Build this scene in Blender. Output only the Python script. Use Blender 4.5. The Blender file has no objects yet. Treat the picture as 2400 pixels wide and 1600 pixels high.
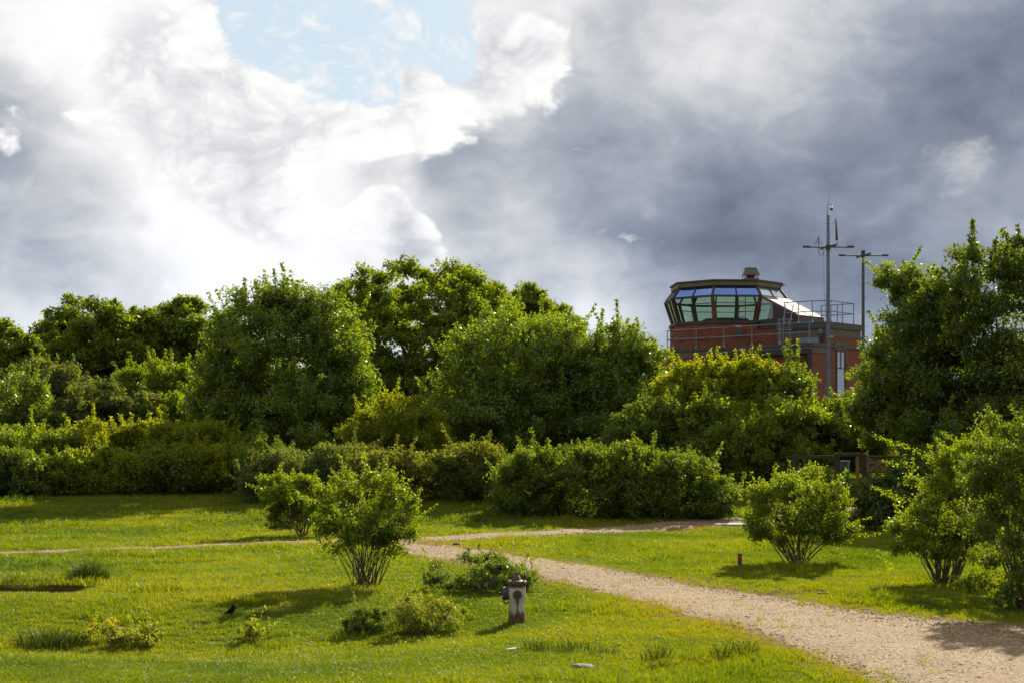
import bpy, bmesh, math, random
import numpy as np
from mathutils import Vector, Matrix

# ------------------------------------------------------------------ camera, sky, sun, exposure
F, HOR, CAMH = 3667.0, 1040.0, 2.8            # focal length and horizon in photo pixels, eye height
sc = bpy.context.scene
col = sc.collection
cd = bpy.data.cameras.new('camera'); cam = bpy.data.objects.new('camera', cd); col.objects.link(cam)
cam.location = (0, 0, CAMH); cam.rotation_euler = (math.radians(90), 0, 0)
cd.sensor_width = 36.0; cd.lens = 36.0 * F / 2400.0; cd.shift_y = (HOR - 800.0) / 2400.0
cd.clip_start = 0.1; cd.clip_end = 6000.0
cd.dof.use_dof = True; cd.dof.focus_distance = 42.0; cd.dof.aperture_fstop = 2.4
sc.camera = cam
sc.view_settings.view_transform = 'Standard'; sc.view_settings.look = 'None'
EXPO = 1.15
sc.view_settings.exposure = EXPO; sc.view_settings.gamma = 1.0
sc.view_settings.use_curve_mapping = False
sc.cycles.max_bounces = 7; sc.cycles.diffuse_bounces = 3; sc.cycles.transmission_bounces = 5
sc.cycles.glossy_bounces = 3; sc.cycles.transparent_max_bounces = 8
sc.cycles.use_denoising = True; sc.cycles.denoiser = 'OPENIMAGEDENOISE'
sc.cycles.caustics_reflective = False; sc.cycles.caustics_refractive = False
sc.cycles.sample_clamp_indirect = 4.0

SUN_AZ, SUN_EL = math.radians(22.0), math.radians(29.0)   # to the right of the view, behind the scene
sdir = Vector((math.sin(SUN_AZ) * math.cos(SUN_EL), math.cos(SUN_AZ) * math.cos(SUN_EL), math.sin(SUN_EL)))
sl = bpy.data.lights.new('sun', 'SUN'); sl.energy = 5.0; sl.angle = math.radians(0.6); sl.color = (1.0, 0.93, 0.76)
so = bpy.data.objects.new('sun', sl); col.objects.link(so)
so.rotation_euler = (-sdir).to_track_quat('-Z', 'Y').to_euler()
so.location = (20, 60, 60)

W = bpy.data.worlds.new('World'); sc.world = W; W.use_nodes = True
wt = W.node_tree; wt.nodes.clear()
class NT:
    """small helper for building node trees"""
    def __init__(s, tree): s.t = tree
    def n(s, kind, **kw):
        nd = s.t.nodes.new(kind)
        for k, v in kw.items(): setattr(nd, k, v)
        return nd
    def put(s, sock, v):
        if isinstance(v, bpy.types.NodeSocket): s.t.links.new(v, sock)
        else: sock.default_value = v
    def m(s, op, a, b=0.0, c=None, clamp=False):
        nd = s.n('ShaderNodeMath', operation=op, use_clamp=clamp)
        s.put(nd.inputs[0], a); s.put(nd.inputs[1], b)
        if c is not None: s.put(nd.inputs[2], c)
        return nd.outputs[0]
    def vm(s, op, a, b=None, sc_=None):
        nd = s.n('ShaderNodeVectorMath', operation=op)
        s.put(nd.inputs[0], a)
        if b is not None: s.put(nd.inputs[1], b)
        if sc_ is not None: s.put(nd.inputs['Scale'], sc_)
        return nd.outputs['Value'] if op in ('DOT_PRODUCT', 'LENGTH', 'DISTANCE') else nd.outputs[0]
    def noise(s, vec, scale, detail=5, rough=0.55, dist=0.0, lac=2.0):
        nd = s.n('ShaderNodeTexNoise'); s.put(nd.inputs['Vector'], vec)
        nd.inputs['Scale'].default_value = scale; nd.inputs['Detail'].default_value = detail
        nd.inputs['Roughness'].default_value = rough; nd.inputs['Distortion'].default_value = dist
        nd.inputs['Lacunarity'].default_value = lac
        return nd.outputs['Fac']
    def step(s, v, lo, hi, a=0.0, b=1.0):
        nd = s.n('ShaderNodeMapRange', interpolation_type='SMOOTHSTEP')
        s.put(nd.inputs[0], v)
        for i, x in zip((1, 2, 3, 4), (lo, hi, a, b)): nd.inputs[i].default_value = x
        return nd.outputs[0]
    def mix(s, f, a, b, mode='MIX'):
        nd = s.n('ShaderNodeMix', data_type='RGBA', blend_type=mode)
        s.put(nd.inputs[0], f); 
        for i, v in ((6, a), (7, b)):
            if isinstance(v, bpy.types.NodeSocket): s.t.links.new(v, nd.inputs[i])
            else: nd.inputs[i].default_value = (v[0], v[1], v[2], 1)
        return nd.outputs[2]
    def ramp(s, f, stops):
        nd = s.n('ShaderNodeValToRGB'); s.put(nd.inputs[0], f)
        cr = nd.color_ramp
        while len(cr.elements) < len(stops): cr.elements.new(0.5)
        for e, (p, c) in zip(cr.elements, stops): e.position = p; e.color = (c[0], c[1], c[2], 1)
        return nd.outputs[0]

def build_sky():
    N = NT(wt)
    tc = N.n('ShaderNodeTexCoord'); d = N.vm('NORMALIZE', tc.outputs['Generated'])
    WS = 0.10                                         # background strength
    g = 1.0 / (WS * 2.0 ** EXPO)                      # display value -> sky colour
    sky = N.n('ShaderNodeTexSky', sky_type='NISHITA', sun_disc=False)
    sky.sun_elevation = SUN_EL; sky.sun_rotation = SUN_AZ
    sky.air_density = 1.0; sky.dust_density = 1.6; sky.ozone_density = 1.3
    ds = N.vm('MULTIPLY', d, (1.0, 1.0, 1.5))
    def fbm(vec, scale, detail, rough, off, k=2.4):           # centred noise, about -0.6 .. 0.6
        return N.m('MULTIPLY', N.m('SUBTRACT', N.noise(N.vm('ADD', vec, off), scale, detail, rough), .5), k)
    warp = N.n('ShaderNodeTexNoise'); N.put(warp.inputs['Vector'], ds)
    warp.inputs['Scale'].default_value = 12.0; warp.inputs['Detail'].default_value = 4.0
    wv = N.vm('SCALE', N.vm('SUBTRACT', warp.outputs['Color'], (0.5, 0.5, 0.5)), sc_=0.06)
    dw = N.vm('ADD', ds, wv)
    n0 = fbm(ds, 3.2, 3, 0.5, (0, 0, 0))              # broad banks
    n1 = fbm(dw, 9.0, 7, 0.60, (3.1, 0, 0))          # cloud bodies
    n2 = fbm(dw, 24.0, 6, 0.60, (0, 5.3, 0))          # billows
    n3 = fbm(N.vm('MULTIPLY', d, (1.0, 1.0, 2.4)), 7.0, 4, 0.45, (0, 0, 8.2))   # long soft streaks
    def dirp(px, py): return Vector(((px - 1200) / F, 1, (HOR - py) / F)).normalized()
    def blobs(lst):
        acc = None
        for px, py, r, *a in lst:
            amp = a[0] if a else 1.0
            v = dirp(px, py); rr = (r / F) ** 2
            e = N.m('EXPONENT', N.m('MULTIPLY', N.m('SUBTRACT', 1.0, N.vm('DOT_PRODUCT', d, tuple(v))), -2.0 / rr))
            e = N.m('MULTIPLY', e, amp)
            acc = e if acc is None else N.m('ADD', acc, e)
        return acc
    def add(*t):
        acc = None
        for v, k in t:
            e = v if k == 1 else N.m('MULTIPLY', v, k)
            acc = e if acc is None else N.m('ADD', acc, e)
        return acc
    inview = N.step(N.vm('DOT_PRODUCT', d, tuple(dirp(1200, 450))), 0.86, 0.92)
    outv = N.m('SUBTRACT', 1.0, inview)
    V = lambda a, b, c: (a * g, b * g, c * g)
    bil = N.m('SUBTRACT', N.m('MULTIPLY', N.m('ABSOLUTE', fbm(dw, 17.0, 2, .5, (7.7, 0, 2.0))), 2.2), .35)
    bil2 = N.m('SUBTRACT', N.m('MULTIPLY', N.m('ABSOLUTE', fbm(dw, 48.0, 3, .55, (1.7, 4, 2.0))), 2.2), .35)
    # opening of blue sky between the banks, and others elsewhere in the sky
    G = blobs([(540, 20, 100), (690, 80, 120), (830, 140, 120), (900, 40, 150, .7), (1040, 30, 110, .7), (1060, 150, 70, .7), (900, 190, 60, .4), (965, 180, 45, -.8), (770, 20, 50, -.5)])
    gap = N.step(add((G, 1), (n1, .45), (n2, .50), (bil, -.34), (bil2, -.26)), 0.46, 0.74)
    gap = N.m('MAXIMUM', gap, N.m('MULTIPLY', N.step(add((n0, 1), (n1, .4)), .22, .4), outv))
    # thickness of the cloud: thin = white, thick = slate
    D = blobs([(1330, 330, 170, .10), (1560, 370, 220, .10), (1850, 440, 280, .16), (2300, 330, 330, .11), (2480, 40, 330, .24), (2200, 700, 400, .15), (1750, 700, 330, .16),
               (1330, 640, 220, .04), (60, 570, 230, .18), (-40, 290, 140, .20), (330, 640, 150, .10), (2050, 180, 200, .08), (1700, 500, 160, .10), (1090, 330, 60, .12), (1020, 405, 60, .22), (880, 405, 45, .14), (1090, 530, 80, .14)])
    Bt = blobs([(640, 330, 240, .16), (880, 300, 170, .18), (330, 150, 220, .13), (130, 40, 180, .14), (560, 560, 200, .18), (1240, 40, 150, .05), (520, 720, 260, .16), (60, 790, 200, .12), (1600, 60, 230, .12), (1390, 770, 110, .24), (300, 690, 250, .10)])
    tone = add((D, 1), (N.m('MULTIPLY', Bt, -1.0), 1), (n1, .20), (n3, .11), (n2, .11), (bil, .07), (N.m('MULTIPLY', n0, outv), .6))
    tone = N.m('ADD', tone, .365)
    ccol = N.ramp(tone, [(0.0, (1.10, 1.09, 1.06)), (0.18, (.96, .96, .955)), (0.36, (.68, .695, .72)), (0.52, (.42, .455, .52)), (0.68, (.262, .30, .375)), (0.84, (.168, .198, .258)), (1.0, (.11, .132, .178))])
    # backlit cumulus in front of the grey: bright rims, duller cores
    H = blobs([(905, 478, 55, 1.2), (958, 545, 55, 1.0), (825, 525, 45, .6), (1005, 605, 60, .8), (590, 470, 100, .7), (1215, 170, 95, .9), (1290, 95, 60, .7), (1120, 225, 70, .7), (1175, 70, 80, .75), (1140, 140, 70, .5), (962, 180, 50, .9), (1040, 150, 40, .5), (700, 570, 120, .55), (930, 600, 90, .6),
               (950, 290, 110, .75), (1020, 330, 50, .45), (760, 310, 130, .7), (600, 300, 150, .7), (450, 200, 160, .7), (330, 60, 160, .6), (430, 400, 110, .42), (200, 200, 130, .26), (300, 330, 130, .26), (470, 560, 130, .2), (20, 320, 60, .5), (790, 420, 55, -.7), (930, 400, 36, -.6), (1030, 430, 60, -.7), (690, 395, 40, -.4), (880, 410, 36, -.4), (1100, 480, 80, -.6)])
    hd = add((H, 1), (n1, .40), (n2, .36), (bil, .30), (bil2, .16)); head = N.step(hd, 0.37, 0.70)
    hcol = N.ramp(add((hd, .34), (bil, -.40), (n1, -.40), (bil2, -.26), (n2, -.32), (n3, -.15)), [(0.03, (1.08, 1.07, 1.05)), (0.28, (.96, .957, .95)), (0.46, (.81, .817, .835)), (0.66, (.65, .663, .70)), (0.92, (.52, .545, .59))])
    ccol = N.mix(N.m('MULTIPLY', head, .95), ccol, hcol)
    # small bright tears in the dark bank
    T = blobs([(1520, 490, 45, .55), (2290, 390, 90, .50), (2180, 420, 90, .25), (2080, 510, 30, .4), (1200, 540, 70, .4), (1290, 510, 40, .3), (20, 300, 60, .6), (120, 390, 60, .4), (1150, 620, 60, .3)])
    tear = N.step(add((T, 1), (n2, .55), (n1, .25)), 0.28, 0.95)
    ccol = N.mix(N.m('MULTIPLY', tear, .8), ccol, (.90, .90, .89))
    zz = N.n('ShaderNodeSeparateXYZ'); N.put(zz.inputs[0], d)
    ccol = N.mix(N.step(zz.outputs[2], .02, .20, .8, 0.0), ccol, N.mix(1.0, ccol, (.93, .99, 1.10), 'MULTIPLY'))
    ccol = N.vm('SCALE', ccol, sc_=g)
    blue = N.mix(0.94, sky.outputs[0], V(.60, .73, .83))
    wisps = N.step(add((n2, 1), (n1, .6), (bil2, .4)), -.12, .5, 0.0, .9)
    blue = N.mix(wisps, blue, V(.93, .93, .93))
    outc = N.mix(gap, ccol, blue)
    # below the horizon: dull land colour
    z = N.n('ShaderNodeSeparateXYZ'); N.put(z.inputs[0], d)
    outc = N.mix(N.step(z.outputs[2], -0.03, -0.005, 1.0, 0.0), outc, V(.10, .11, .07))
    bg = N.n('ShaderNodeBackground'); N.put(bg.inputs[0], outc); bg.inputs[1].default_value = WS
    o = N.n('ShaderNodeOutputWorld'); wt.links.new(bg.outputs[0], o.inputs[0])
    W.cycles.sampling_method = 'MANUAL'; W.cycles.sample_map_resolution = 512
build_sky()

# ------------------------------------------------------------------ helpers
rng = np.random.default_rng(11)
random.seed(5)

def tag(o, label=None, cat=None, group=None, kind=None):
    if label: o['label'] = label
    if cat: o['category'] = cat
    if group: o['group'] = group
    if kind: o['kind'] = kind
    return o
def empty(name, loc, label=None, cat=None, group=None, rz=0.0):
    o = bpy.data.objects.new(name, None); o.empty_display_size = 0.3
    o.location = loc; o.rotation_euler = (0, 0, rz); col.objects.link(o)
    return tag(o, label, cat, group)
def link(name, me, mat=None, parent=None, loc=None):
    o = bpy.data.objects.new(name, me); col.objects.link(o)
    if mat is not None and len(me.materials) == 0: me.materials.append(mat)
    if parent is not None: o.parent = parent
    if loc is not None: o.location = loc
    return o

class MB:
    """collects shapes in one mesh"""
    def __init__(s): s.v = []; s.f = []
    def box(s, c, size, M=None):
        x, y, z = [q / 2 for q in size]; b = len(s.v); c = Vector(c)
        for dx, dy, dz in ((-x,-y,-z),(x,-y,-z),(x,y,-z),(-x,y,-z),(-x,-y,z),(x,-y,z),(x,y,z),(-x,y,z)):
            p = Vector((dx, dy, dz)); p = (M @ p) if M is not None else p
            s.v.append(tuple(c + p))
        for q in ((0,3,2,1),(4,5,6,7),(0,1,5,4),(1,2,6,5),(2,3,7,6),(3,0,4,7)): s.f.append([b + i for i in q])
        return s
    def beam(s, a, b, w, h, up=(0, 0, 1)):
        a = Vector(a); b = Vector(b); d = b - a; L = d.length
        if L < 1e-6: return s
        x = d / L; u = Vector(up); y = u.cross(x)
        if y.length < 1e-4: y = Vector((1, 0, 0)).cross(x)
        y.normalize(); z = x.cross(y)
        M = Matrix((x, y, z)).transposed()
        return s.box((a + b) / 2, (L, w, h), M)
    def tube(s, pts, rad, n=6, cap=True):
        pts = [Vector(p) for p in pts]
        rad = rad if isinstance(rad, (list, tuple)) else [rad] * len(pts)
        b = len(s.v); ref = None
        for i, p in enumerate(pts):
            t = (pts[min(i + 1, len(pts) - 1)] - pts[max(i - 1, 0)]); t.normalize()
            if ref is None:
                ref = Vector((1, 0, 0)) if abs(t.x) < .8 else Vector((0, 1, 0))
            u = (ref - t * ref.dot(t)); u.normalize(); w = t.cross(u); ref = u
            for k in range(n):
                a = 2 * math.pi * k / n
                s.v.append(tuple(p + (u * math.cos(a) + w * math.sin(a)) * rad[i]))
        for i in range(len(pts) - 1):
            for k in range(n):
                k2 = (k + 1) % n
                s.f.append([b + i * n + k, b + i * n + k2, b + (i + 1) * n + k2, b + (i + 1) * n + k])
        if cap:
            s.f.append([b + k for k in range(n)][::-1]); e = b + (len(pts) - 1) * n
            s.f.append([e + k for k in range(n)])
        return s
    def lathe(s, prof, n=20, c=(0, 0, 0), axis='z'):
        b = len(s.v); c = Vector(c)
        for r, h in prof:
            for k in range(n):
                a = 2 * math.pi * k / n; p = (r * math.cos(a), r * math.sin(a), h)
                if axis == 'y': p = (p[0], p[2], p[1])
                if axis == 'x': p = (p[2], p[0], p[1])
                s.v.append(tuple(c + Vector(p)))
        for i in range(len(prof) - 1):
            for k in range(n):
                k2 = (k + 1) % n
                s.f.append([b + i * n + k, b + i * n + k2, b + (i + 1) * n + k2, b + (i + 1) * n + k])
        s.f.append([b + k for k in range(n)][::-1]); e = b + (len(prof) - 1) * n
        s.f.append([e + k for k in range(n)])
        return s
    def prism(s, poly, z0, z1, poly2=None):
        b = len(s.v); n = len(poly); poly2 = poly2 or poly
        for x, y in poly: s.v.append((x, y, z0))
        for x, y in poly2: s.v.append((x, y, z1))
        for k in range(n):
            k2 = (k + 1) % n; s.f.append([b + k, b + k2, b + n + k2, b + n + k])
        s.f.append([b + k for k in range(n)][::-1]); s.f.append([b + n + k for k in range(n)])
        return s
    def slab(s, q, t):
        """thin plate through four corner points, thickness t along its normal"""
        q = [Vector(p) for p in q]; nrm = (q[1] - q[0]).cross(q[3] - q[0]); nrm.normalize(); b = len(s.v)
        for p in q: s.v.append(tuple(p))
        for p in q: s.v.append(tuple(p + nrm * t))
        for f in ((0,3,2,1),(4,5,6,7),(0,1,5,4),(1,2,6,5),(2,3,7,6),(3,0,4,7)): s.f.append([b + i for i in f])
        return s
    def build(s, name, mat, parent=None, smooth=False, bevel=0.0, loc=None, origin=None):
        v = s.v
        if origin is not None: v = [tuple(Vector(p) - Vector(origin)) for p in v]
        me = bpy.data.meshes.new(name); me.from_pydata(v, [], s.f)
        bm = bmesh.new(); bm.from_mesh(me); bmesh.ops.recalc_face_normals(bm, faces=bm.faces)
        bm.to_mesh(me); bm.free()
        if smooth: me.polygons.foreach_set('use_smooth', [True] * len(me.polygons))
        o = link(name, me, mat, parent, loc)
        if bevel:
            md = o.modifiers.new('bevel', 'BEVEL'); md.width = bevel; md.segments = 2; md.limit_method = 'ANGLE'
        return o

# value noise on the ground plane
_lat = rng.random((64, 64))
def vnoise(x, y, scale):
    x = np.asarray(x, float) / scale + 1000.0; y = np.asarray(y, float) / scale + 1000.0
    xi = np.floor(x).astype(int); yi = np.floor(y).astype(int); fx = x - xi; fy = y - yi
    fx = fx * fx * (3 - 2 * fx); fy = fy * fy * (3 - 2 * fy)
    L = lambda a, b: _lat[a % 64, b % 64]
    return (L(xi, yi) * (1 - fx) * (1 - fy) + L(xi + 1, yi) * fx * (1 - fy) + L(xi, yi + 1) * (1 - fx) * fy + L(xi + 1, yi + 1) * fx * fy)
def sstep(a, b, v):
    t = np.clip((np.asarray(v, float) - a) / (b - a), 0, 1); return t * t * (3 - 2 * t)
def ground(x, y):
    x = np.asarray(x, float); y = np.asarray(y, float)
    z = (0.95 + .30 * sstep(-14, -2, x)) * sstep(51, 76 - 8 * sstep(-14, -2, x), y + 1.5 * (vnoise(x, y, 9) - .5))
    near = 1 - sstep(90, 140, np.abs(y) + np.abs(x) * .5)
    z = z + near * (0.16 * (vnoise(x, y, 7.0) - .5) + 0.07 * (vnoise(x + 31, y, 2.3) - .5) + 0.03 * (vnoise(x, y + 77, .9) - .5))
    z = z - 0.50 * np.exp(-(((x + 5.6) / 4.6) ** 2 + ((y - 24.2) / 3.4) ** 2)) * near
    # scooped hollow at the left with a steep far bank
    u = (y - 30.9 - 0.12 * (x + 9.6)); along = sstep(-13.2, -12.0, x) * (1 - sstep(-8.9, -8.1, x))
    z = z - along * 0.55 * sstep(-1.5, -.25, u) * (1 - sstep(.25, .45, u))
    # bank where the left lawn drops to the lower grass
    z = z - 0.10 * sstep(-2, -7, x) * (1 - sstep(55, 58, y)) * sstep(30, 45, y)
    return z
def gz(x, y): return float(ground(x, y))
def pg(px, py):
    """photo pixel -> point on the ground"""
    Y = CAMH * F / max(py - HOR, 30.0)
    for _ in range(30):
        X = (px - 1200) * Y / F; z = gz(X, Y)
        Yn = (CAMH - z) * F / (py - HOR); Y = 0.5 * Y + 0.5 * Yn
    return Vector(((px - 1200) * Y / F, Y, gz((px - 1200) * Y / F, Y)))
def at(px, py, Y): return Vector(((px - 1200) * Y / F, Y, CAMH + (HOR - py) * Y / F))

# ------------------------------------------------------------------ materials
def new_mat(name):
    m = bpy.data.materials.new(name); m.use_nodes = True; m.node_tree.nodes.clear()
    N = NT(m.node_tree); out = N.n('ShaderNodeOutputMaterial'); return m, N, out
def principled(name, color, rough=.7, metal=0.0, spec=.5, var=0.0, vscale=4.0, bump=0.0, bscale=30.0, coat=0.0):
    m, N, out = new_mat(name)
    p = N.n('ShaderNodeBsdfPrincipled'); p.inputs['Roughness'].default_value = rough; p.inputs['Metallic'].default_value = metal
    p.inputs['Specular IOR Level'].default_value = spec; p.inputs['Coat Weight'].default_value = coat
    tc = N.n('ShaderNodeTexCoord')
    if var > 0:
        f = N.noise(tc.outputs['Object'], vscale, 6, .6)
        c = N.ramp(f, [(.25, [q * (1 - var) for q in color]), (.75, [min(1, q * (1 + var)) for q in color])])
        N.put(p.inputs['Base Color'], c)
    else: p.inputs['Base Color'].default_value = (*color, 1)
    if bump > 0:
        b = N.n('ShaderNodeBump'); b.inputs['Strength'].default_value = bump; b.inputs['Distance'].default_value = .02
        N.put(b.inputs['Height'], N.noise(tc.outputs['Object'], bscale, 5, .6)); N.put(p.inputs['Normal'], b.outputs[0])
    m.node_tree.links.new(p.outputs[0], out.inputs[0]); return m

def leaf_mat(name, dark, mid, light, trans=.5, gloss=.05, rough=.35, tboost=(2.30, 1.92, .32)):
    trans = trans + .08; gloss = gloss * .55
    m, N, out = new_mat(name); L = m.node_tree.links
    a = N.n('ShaderNodeAttribute', attribute_name='tint')
    c = N.ramp(a.outputs['Fac'], [(0.1, dark), (0.5, mid), (0.95, light)])
    df = N.n('ShaderNodeBsdfDiffuse'); N.put(df.inputs[0], c)
    tr = N.n('ShaderNodeBsdfTranslucent'); N.put(tr.inputs[0], N.mix(1.0, c, tboost, 'MULTIPLY'))
    ms = N.n('ShaderNodeMixShader'); ms.inputs[0].default_value = trans
    L.new(df.outputs[0], ms.inputs[1]); L.new(tr.outputs[0], ms.inputs[2])
    gl = N.n('ShaderNodeBsdfGlossy'); gl.inputs['Roughness'].default_value = rough; gl.inputs[0].default_value = (1, 1, .95, 1)
    m2 = N.n('ShaderNodeMixShader'); m2.inputs[0].default_value = gloss
    L.new(ms.outputs[0], m2.inputs[1]); L.new(gl.outputs[0], m2.inputs[2]); L.new(m2.outputs[0], out.inputs[0])
    return m

LEAF = {
 'dome':   leaf_mat('leaf_dome',   (0.0376, 0.0668, 0.0056), (0.0827, 0.1292, 0.0090), (0.1503, 0.2046, 0.0112), .50, .035, .45),
 'poplar': leaf_mat('leaf_poplar', (0.0384, 0.0744, 0.0112), (0.0844, 0.1386, 0.0158), (0.1533, 0.2118, 0.0293), .45, .060, .28),
 'yellow': leaf_mat('leaf_yellow', (0.0655, 0.0967, 0.0056), (0.1309, 0.1716, 0.0079), (0.1964, 0.2295, 0.0112), .50, .030, .45),
 'hedge':  leaf_mat('leaf_hedge',  (0.0346, 0.0624, 0.0081), (0.0692, 0.1132, 0.0121), (0.1268, 0.1734, 0.0182), .42, .040, .40),
 'grey':   leaf_mat('leaf_grey',   (0.0406, 0.0626, 0.0223), (0.0699, 0.0982, 0.0324), (0.1105, 0.1451, 0.0465), .40, .030, .5),
 'rose':   leaf_mat('leaf_rose',   (0.0460, 0.0700, 0.0160), (0.0850, 0.1150, 0.0220), (0.1500, 0.1500, 0.0420), .40, .025, .5),
 'haw':    leaf_mat('leaf_hawthorn', (0.0450, 0.0805, 0.0053), (0.0922, 0.1436, 0.0075), (0.1535, 0.2011, 0.0106), .50, .045, .35),
 'cherry': leaf_mat('leaf_cherry', (0.0226, 0.0491, 0.0050), (0.0473, 0.0870, 0.0081), (0.1071, 0.1396, 0.0121), .45, .050, .32),
 'bramble':leaf_mat('leaf_bramble', (0.0300, 0.0566, 0.0096), (0.0622, 0.1044, 0.0128), (0.1232, 0.1631, 0.0299), .40, .050, .35),
 'herb':   leaf_mat('leaf_herb', (0.0602, 0.0851, 0.0108), (0.1102, 0.1418, 0.0180), (0.1704, 0.1986, 0.0315), .50, .04, .4),
}
BARK = principled('bark', (.060, .048, .034), .9, var=.4, vscale=9, bump=.6, bscale=14)
STEM = principled('stem_bark', (.085, .056, .028), .85, var=.45, vscale=12, bump=.5, bscale=40)

def grass_mat(name, ramp, trans=.55, inst=True, gloss=.3, tb=(1.7, 1.5, .45)):
    m, N, out = new_mat(name); L = m.node_tree.links
    a = N.n('ShaderNodeAttribute', attribute_name='tint'); a.attribute_type = 'INSTANCER' if inst else 'GEOMETRY'
    c = N.ramp(a.outputs['Fac'], ramp)
    df = N.n('ShaderNodeBsdfDiffuse'); N.put(df.inputs[0], c)
    tr = N.n('ShaderNodeBsdfTranslucent'); N.put(tr.inputs[0], N.mix(1.0, c, tb, 'MULTIPLY'))
    ms = N.n('ShaderNodeMixShader'); ms.inputs[0].default_value = trans
    L.new(df.outputs[0], ms.inputs[1]); L.new(tr.outputs[0], ms.inputs[2])
    gl = N.n('ShaderNodeBsdfGlossy'); gl.inputs['Roughness'].default_value = .4
    m2 = N.n('ShaderNodeMixShader'); m2.inputs[0].default_value = gloss * .08
    L.new(ms.outputs[0], m2.inputs[1]); L.new(gl.outputs[0], m2.inputs[2]); L.new(m2.outputs[0], out.inputs[0]); return m
GRASS = grass_mat('grass_blade',  [(0.0, (.050, .092, .003)), (0.35, (.112, .155, .003)), (0.65, (.165, .188, .004)), (1.0, (.225, .155, .010))])
RUSH = grass_mat('rush_blade', [(0.0, (.012, .030, .004)), (0.6, (.028, .055, .007)), (1.0, (.085, .090, .020))], .30, False)
FLOWER = grass_mat('buttercup_petal', [(0, (.75, .55, .02)), (1, (.80, .66, .04))], .4, True, .3, (1.1, 1.1, .8))
GORSE = grass_mat('yellow_petal', [(0, (.65, .44, .01)), (1, (.80, .60, .02))], .4, False, .3, (1.1, 1.1, .8))

def ground_mat():
    m, N, out = new_mat('turf'); L = m.node_tree.links
    geo = N.n('ShaderNodeNewGeometry'); P = geo.outputs['Position']
    a = N.n('ShaderNodeAttribute', attribute_name='dry')
    n1 = N.noise(P, .55, 5, .6); n2 = N.noise(P, 6.0, 5, .65); n3 = N.noise(P, 45.0, 4, .7)
    g = N.ramp(n1, [(.30, (.055, .085, .008)), (.52, (.085, .115, .009)), (.72, (.125, .130, .012))])
    g = N.mix(N.step(n2, .52, .72, 0, .5), g, (.150, .125, .022))
    g = N.mix(N.step(n3, .35, .65, .55, 0), g, (.028, .045, .006))
    dry = N.m('ADD', a.outputs['Fac'], N.m('MULTIPLY', N.m('SUBTRACT', n2, .5), .5))
    g = N.mix(N.step(dry, .30, .85), g, (.165, .115, .024))
    g = N.mix(N.step(dry, .95, 1.35), g, (.240, .165, .090))
    at2 = N.n('ShaderNodeAttribute', attribute_name='soil')
    g = N.mix(N.step(N.m('ADD', at2.outputs['Fac'], N.m('MULTIPLY', N.m('SUBTRACT', n2, .5), .8)), .4, .7), g, (.060, .038, .014))
    p = N.n('ShaderNodeBsdfPrincipled'); N.put(p.inputs['Base Color'], g); p.inputs['Roughness'].default_value = .95
    p.inputs['Specular IOR Level'].default_value = .02
    b = N.n('ShaderNodeBump'); b.inputs['Strength'].default_value = .9; b.inputs['Distance'].default_value = .06
    N.put(b.inputs['Height'], N.m('ADD', N.noise(P, 9.0, 6, .7), N.m('MULTIPLY', n3, .5))); N.put(p.inputs['Normal'], b.outputs[0])
    L.new(p.outputs[0], out.inputs[0]); return m
def gravel_mat():
    m, N, out = new_mat('gravel'); L = m.node_tree.links
    geo = N.n('ShaderNodeNewGeometry'); P = geo.outputs['Position']
    n1 = N.noise(P, .8, 5, .6); n2 = N.noise(P, 70.0, 3, .6)
    vo = N.n('ShaderNodeTexVoronoi'); N.put(vo.inputs['Vector'], P); vo.inputs['Scale'].default_value = 52.0
    sep = N.n('ShaderNodeSeparateColor'); N.put(sep.inputs[0], vo.outputs['Color'])
    c = N.ramp(sep.outputs[0], [(0.0, (.105, .068, .036)), (.4, (.200, .130, .068)), (.75, (.275, .190, .105)), (1.0, (.38, .285, .18))])
    c = N.mix(N.step(n1, .48, .68, 0, .55), c, (.165, .105, .052))
    c = N.mix(N.step(n2, .58, .75, 0, .5), c, (.09, .062, .036))
    a = N.n('ShaderNodeAttribute', attribute_name='edge')
    c = N.mix(N.step(N.m('ADD', a.outputs['Fac'], N.m('MULTIPLY', N.m('SUBTRACT', N.noise(P, 3.0, 6, .65), .5), 1.0)), .45, .95, 0, .8), c, (.165, .105, .030))
    p = N.n('ShaderNodeBsdfPrincipled'); N.put(p.inputs['Base Color'], c); p.inputs['Roughness'].default_value = .95; p.inputs['Specular IOR Level'].default_value = .12
    b = N.n('ShaderNodeBump'); b.inputs['Strength'].default_value = .6; b.inputs['Distance'].default_value = .012
    N.put(b.inputs['Height'], N.m('ADD', vo.outputs['Distance'], N.m('MULTIPLY', n2, .4))); N.put(p.inputs['Normal'], b.outputs[0])
    L.new(p.outputs[0], out.inputs[0]); return m
def pebble_mat():
    m, N, out = new_mat('pebble'); L = m.node_tree.links
    a = N.n('ShaderNodeAttribute', attribute_name='tint'); a.attribute_type = 'INSTANCER'
    c = N.ramp(a.outputs['Fac'], [(0, (.090, .060, .034)), (.4, (.190, .132, .078)), (.8, (.27, .20, .125)), (1, (.46, .39, .30))])
    p = N.n('ShaderNodeBsdfPrincipled'); N.put(p.inputs['Base Color'], c); p.inputs['Roughness'].default_value = .75; p.inputs['Specular IOR Level'].default_value = .2
    L.new(p.outputs[0], out.inputs[0]); return m
TURF, GRAVEL, PEBBLE = ground_mat(), gravel_mat(), pebble_mat()

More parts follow.
